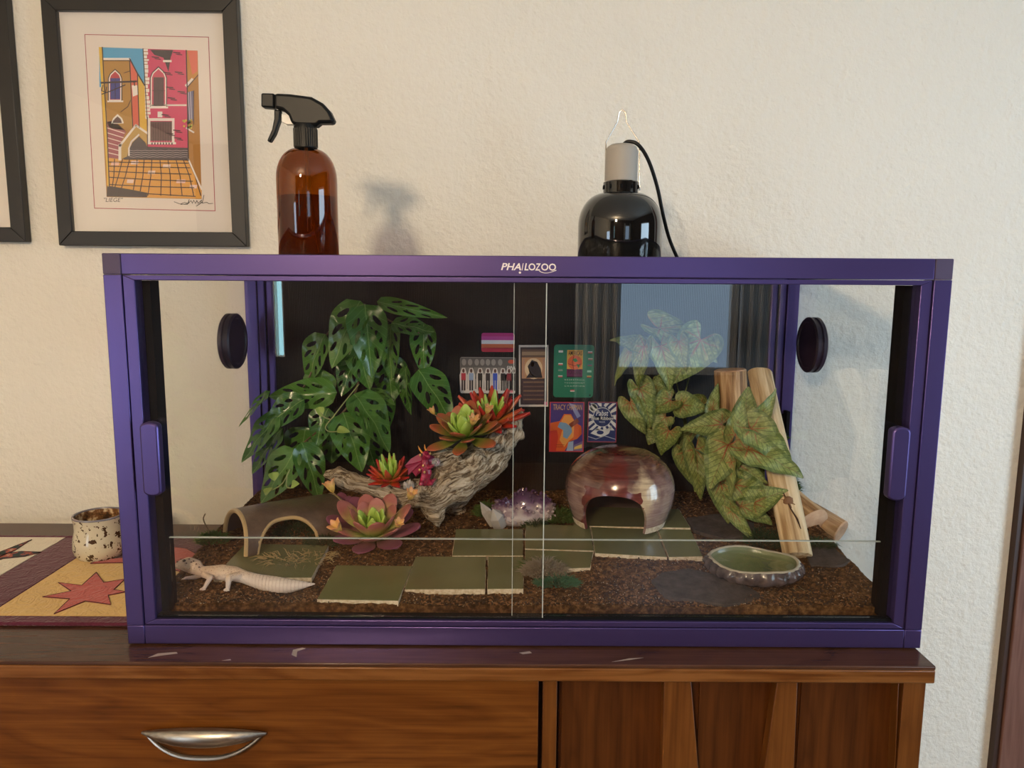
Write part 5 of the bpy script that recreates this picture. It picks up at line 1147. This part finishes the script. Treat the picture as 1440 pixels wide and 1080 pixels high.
def cal_outline():
    R_ = [(.06, -.10), (.16, -.24), (.30, -.27), (.42, -.17), (.485, 0), (.47, .16), (.42, .34), (.33, .54), (.21, .74), (.09, .91), (.0, 1.0)]
    return [(0, -.02)]+R_+[(-x, y) for x, y in R_[-2::-1]]
def dens(poly, k=3):
    out_ = []
    for i in range(len(poly)):
        a, b = Vector(poly[i]), Vector(poly[(i+1) % len(poly)]); p, q = Vector(poly[i-1]), Vector(poly[(i+2) % len(poly)])
        for j in range(k):
            t = j/k; v = .5*((2*b*0+2*a)+(b-p)*t+(2*p-5*a+4*b-q)*t*t+(3*a-p-3*b+q)*t**3); out_.append((v.x, v.y))
    return out_
CALS = [cdt_leaf('caladium_leaf', 'caladium', dens(cal_outline()), [], lambda x, y, d=d, f=f: f*abs(x)**1.3-d*y*abs(y)+.022*sin(y*17+x*5)+.03*sin(x*9+y*4), .075) for d, f in ((.22, .30), (.36, .55), (.10, .20))]
def leaf(t, meshes, i, b, e, w, yb, ye, roll=0.0, name='leaf', k0=1.0):
    B, E_ = PY(*b, yb), PY(*e, ye); ax = E_-B; L_ = ax.length; mid = (B+E_)/2; n = (CAM-mid).normalized(); n = (n+Vector((0, 0, .35))).normalized(); n = Quaternion(ax.normalized(), radians(roll)) @ n
    W = w*MPP(mid)*k0; return inst(name, meshes[i % len(meshes)], t, basis(B, ax, n, W, L_, L_))
mp = thing('monstera_plant', 'artificial monstera with glossy holed leaves trailing down the back left corner', 'plant', PY(500, 640, .52))
ML = [((507, 423), (458.6, 513), 58, .47, .43, 18), ((513, 428), (523, 522), 60, .46, .40, 0), ((496, 470), (522, 546), 50, .50, .46, -10), ((551, 455), (540, 530), 38, .50, .46, 25), ((550, 455), (610, 462), 40, .48, .46, -30), ((530, 424), (624, 446), 24, .50, .47, 20),
      ((588, 520), (638, 590), 56, .47, .44, -12), ((596, 455), (594, 528), 40, .49, .46, 10), ((458, 470), (421, 535), 44, .53, .51, 25), ((500, 500), (478, 554), 42, .52, .48, 8), ((474, 552), (374, 556), 46, .48, .45, -15), ((380, 550), (331, 598), 20, .46, .44, 35),
      ((428, 562), (364, 597), 44, .45, .42, 10), ((392, 582), (334, 648), 46, .45, .42, 30), ((398, 602), (344, 665), 34, .47, .46, 20), ((418, 632), (362, 707), 60, .43, .40, 18), ((424, 622), (455, 704), 46, .40, .38, -12), ((497, 554), (556, 623), 62, .45, .41, -20),
      ((482, 580), (512, 660), 60, .42, .38, -8), ((462, 574), (436, 626), 42, .46, .43, 20), ((515, 549), (556, 566), 26, .50, .48, -30), ((572, 515), (564, 582), 26, .51, .49, 40), ((545, 500), (552, 566), 54, .54, .52, 0), ((468, 595), (466, 652), 52, .52, .50, 0),
      ((508, 600), (530, 660), 50, .53, .52, 0), ((430, 600), (420, 655), 56, .51, .50, 0), ((528, 548), (545, 610), 48, .54, .53, 0), ((455, 520), (440, 575), 50, .54, .53, 10), ((400, 640), (395, 690), 50, .47, .46, 0), ((505, 470), (480, 520), 46, .54, .52, 15)]
for i, (b, e, w, yb, ye, r) in enumerate(ML): leaf(mp, MONS, i*7+i//3, b, e, w, yb, ye, r)
def vine(t, pts, r=.0013, m='vine'): G().tube(spline([PY(*q) for q in pts], 6), r, 6).build('stem', m, t)
vine(mp, [(512, 428, .47), (520, 470, .52), (508, 520, .53), (498, 556, .46), (480, 582, .44), (455, 600, .50), (425, 625, .46), (415, 640, .46)], .0022, 'vine_brown')
vine(mp, [(512, 428, .47), (550, 452, .51), (590, 470, .52), (590, 520, .48)], .002, 'vine_brown'); vine(mp, [(512, 428, .47), (460, 470, .54), (430, 540, .53), (392, 580, .47)], .002, 'vine_brown')
vine(mp, [(505, 540, .41), (484, 566, .40), (470, 584, .39), (458, 600, .385), (464, 607, .38), (480, 606, .375)]); vine(mp, [(449, 576, .40), (455, 586, .39), (466, 590, .39)]); vine(mp, [(372, 694, .37), (395, 682, .365), (404, 668, .365), (408, 660, .37)]); vine(mp, [(404, 668, .365), (403, 684, .36), (413, 686, .36)])
SM = [cdt_leaf('young_leaf', 'bud_leaf', outl(mw, 8), [], lambda x, y: .3*abs(x)-.1*y*y, .16)]
for b, e, w, Y in (((449, 572), (452, 586), 13, .40), ((474, 604), (492, 607), 12, .37), ((384, 664), (386, 676), 15, .37), ((410, 682), (420, 680), 13, .36), ((372, 694), (382, 686), 10, .37)): leaf(mp, SM, 0, b, e, w, Y, Y-.01, 0, 'young_leaf')
cp_ = thing('caladium_plant', 'artificial caladium with pale green red-veined arrow leaves before the logs', 'plant', PY(985, 640, .50))
CL = [((928, 462), (1014, 500), 40, .50, .46, -25), ((985, 478), (948, 538), 62, .48, .45, -8), ((929, 487), (948, 545), 42, .47, .44, -15), ((906, 488), (892, 545), 30, .46, .44, 10), ((905, 490), (862, 472), 34, .48, .47, 30), ((888, 492), (861, 540), 22, .50, .48, 20), ((955, 480), (962, 520), 30, .45, .43, 0),
      ((899, 546), (920, 599), 38, .47, .44, -10), ((886, 566), (906, 612), 32, .47, .45, 15), ((921, 552), (927, 528), 30, .49, .48, 0), ((943, 563), (912, 578), 36, .47, .45, 10), ((958, 570), (994, 572), 40, .46, .44, -10), ((941, 606), (927, 637), 40, .43, .41, 5), ((936, 586), (918, 602), 28, .46, .45, 0), ((1015, 597), (964, 600), 40, .43, .42, -12), ((980, 604), (940, 638), 34, .44, .43, 25),
      ((1034, 612), (1045, 562), 32, .42, .43, 15), ((1047, 590), (1052, 543), 36, .44, .46, -10), ((1063, 590), (1095, 553), 26, .44, .43, 20), ((1057, 603), (1119, 650), 56, .41, .37, -10), ((1052, 632), (1133, 663), 50, .39, .35, -14), ((1033, 682), (1084, 692), 44, .39, .36, -10), ((1060, 708), (1100, 688), 44, .37, .35, 10), ((1042, 712), (1088, 733), 34, .37, .35, -15), ((1030, 718), (1059, 762), 22, .36, .33, 10),
      ((1024, 626), (998, 684), 58, .40, .36, 10), ((963, 636), (974, 686), 32, .43, .41, 10), ((978, 632), (985, 704), 34, .42, .39, -10), ((1013, 678), (1026, 735), 40, .39, .36, 5), ((1029, 650), (1027, 704), 22, .38, .36, 35), ((1036, 652), (1076, 677), 34, .41, .38, 0), ((1002, 575), (1008, 540), 18, .47, .47, 0), ((985, 570), (960, 560), 30, .50, .49, 0), ((1000, 645), (975, 690), 40, .45, .43, 0), ((995, 600), (1010, 650), 44, .47, .45, 0), ((1050, 660), (1060, 715), 46, .44, .42, 0), ((1020, 660), (1010, 715), 44, .44, .42, 0), ((925, 600), (912, 625), 34, .48, .47, 0), ((918, 540), (934, 562), 28, .49, .48, 0)]
for i, (b, e, w, yb, ye, r) in enumerate(CL):
    f = min(1, max(0, (b[0]-985)/50)); yb -= .075*f; ye -= .085*f
    leaf(cp_, CALS, i*5+i//4, b, e, w*1.08, yb, ye, r+(14 if i % 3 == 0 else -8 if i % 3 == 1 else 4))
for b in ((928, 462), (905, 492), (899, 546), (943, 563), (958, 570), (985, 478), (941, 606)): vine(cp_, [(*b, .49), ((b[0]+960)/2, (b[1]+570)/2-6, .53), (960, 575, .55), (968, 620, .55)], .0015)
for b in ((1034, 612), (1047, 590), (1057, 603), (1052, 632), (1033, 682), (1060, 708), (1024, 626), (1013, 678), (978, 632)): vine(cp_, [(*b, .36), ((b[0]+1020)/2, (b[1]+660)/2, .43), (1018, 680, .47), (1015, 715, .49)], .0015)

# ================================================================== GECKO
g0 = GND(330, 826); gY = g0.y; gz = soil_base(0, gY)+.001; k = MPP(g0)
gk = thing('leopard_gecko', 'pale pink leopard gecko standing at left front glass with raised head', 'gecko', (g0.x, g0.y, gz))
Q = lambda x, y, dy=0.0: PY(x, y, gY+dy)
sp_ = []
sp_ += chain([Q(249, 796, .018), Q(256, 794, .017), Q(265, 794, .015), Q(274, 797, .013)], [q*k for q in (4.2, 7, 10.5, 10.5)], .25)
sp_ += chain([Q(274, 798, .013), Q(284, 804, .012), Q(296, 805, .012), Q(312, 805, .012), Q(330, 807, .010), Q(346, 812, .007)], [q*k for q in (9, 7.5, 9.5, 11, 10.5, 8.5)], .25)
tail = [Q(346, 812, .007), Q(358, 816, .004), Q(372, 820, .0), Q(388, 823, -.004), Q(404, 824, -.006), Q(420, 823, -.006), Q(433, 822, -.004), Q(443, 821, -.002)]; tr_ = [q*k for q in (8.5, 9, 11, 11.5, 9.8, 6.4, 3.2, .8)]
tl = spline(tail, 9)
for i, p in enumerate(tl):
    f = i/(len(tl)-1)*(len(tr_)-1); j = min(int(f), len(tr_)-2); r = lerp(tr_[j], tr_[j+1], f-j); sp_.append((p, r*(1+.07*sin(i*2.0))))
def limb(pts, rr, toes):
    global sp_
    sp_ += chain(pts, [q*k for q in rr], .3); e = Vector(pts[-1])
    for dx, dy in toes: sp_ += chain([e, e+Vector((dx*k*2.2, dy*k*2.2, -.0005)), e+Vector((dx*k*4.6, dy*k*4.6, -.001))], [1.7*k, 1.4*k, 1.1*k], .5)
zf = lambda x, dy: Vector((PY(x, 823, gY+dy).x, gY+dy, gz+.0018))
limb([Q(288, 808, .004), Q(296, 812, -.008), zf(287, -.010)], (5, 3.6, 2.6), ((-1, -.6), (-1.1, 0), (-.7, -1), (0, -1.1), (.6, -.8)))
limb([Q(286, 806, .02), Q(274, 812, .028), zf(262, .030)], (4.6, 3.4, 2.6), ((-1, -.6), (-1.1, 0), (-.7, -1), (-.9, .6), (.2, -1)))
limb([Q(336, 810, .002), Q(322, 812, -.012), zf(320, -.013)], (6.4, 4.6, 2.8), ((-1, -.5), (-1.1, .2), (-.6, -1), (.1, -1.1), (.7, -.8)))
limb([Q(338, 810, .018), Q(350, 816, .030), zf(344, .034)], (6, 4.2, 2.8), ((-1, -.5), (-1.1, .2), (-.6, 1), (.1, 1.1), (-.9, -.8)))
bodyg = blob(sp_, .00105, 1)
bodyg.build('body', 'gecko', gk, angle=180, origin=(g0.x, g0.y, gz), merge=False)
for x, y, dy in ((259, 788.5, .008), (258, 787.5, .026)):
    e = Q(x, y, dy); G().ball(e, (.0030, .0018, .0024), 12, 8).build('eye', 'eye', gk)
for x, y in ((249, 790), (254, 786.5), (266, 786), (272, 789), (262, 792), (276, 793), (269, 790.5), (280, 797.5)):
    G().ball(Q(x, y, .004 if x > 255 else .012), (.0016, .0014, .0011), 8, 6).build('head_spot', 'gecko_spot', gk)

# ------------------------------------------------------------------ lift everything so that the room's floor is z = 0
for o in list(scene.objects):
    if o.parent is None:
        if o is cam: m_ = o.matrix_world.copy(); m_.translation.z -= FLOOR_Z; o.matrix_world = m_
        else: o.location.z -= FLOOR_Z
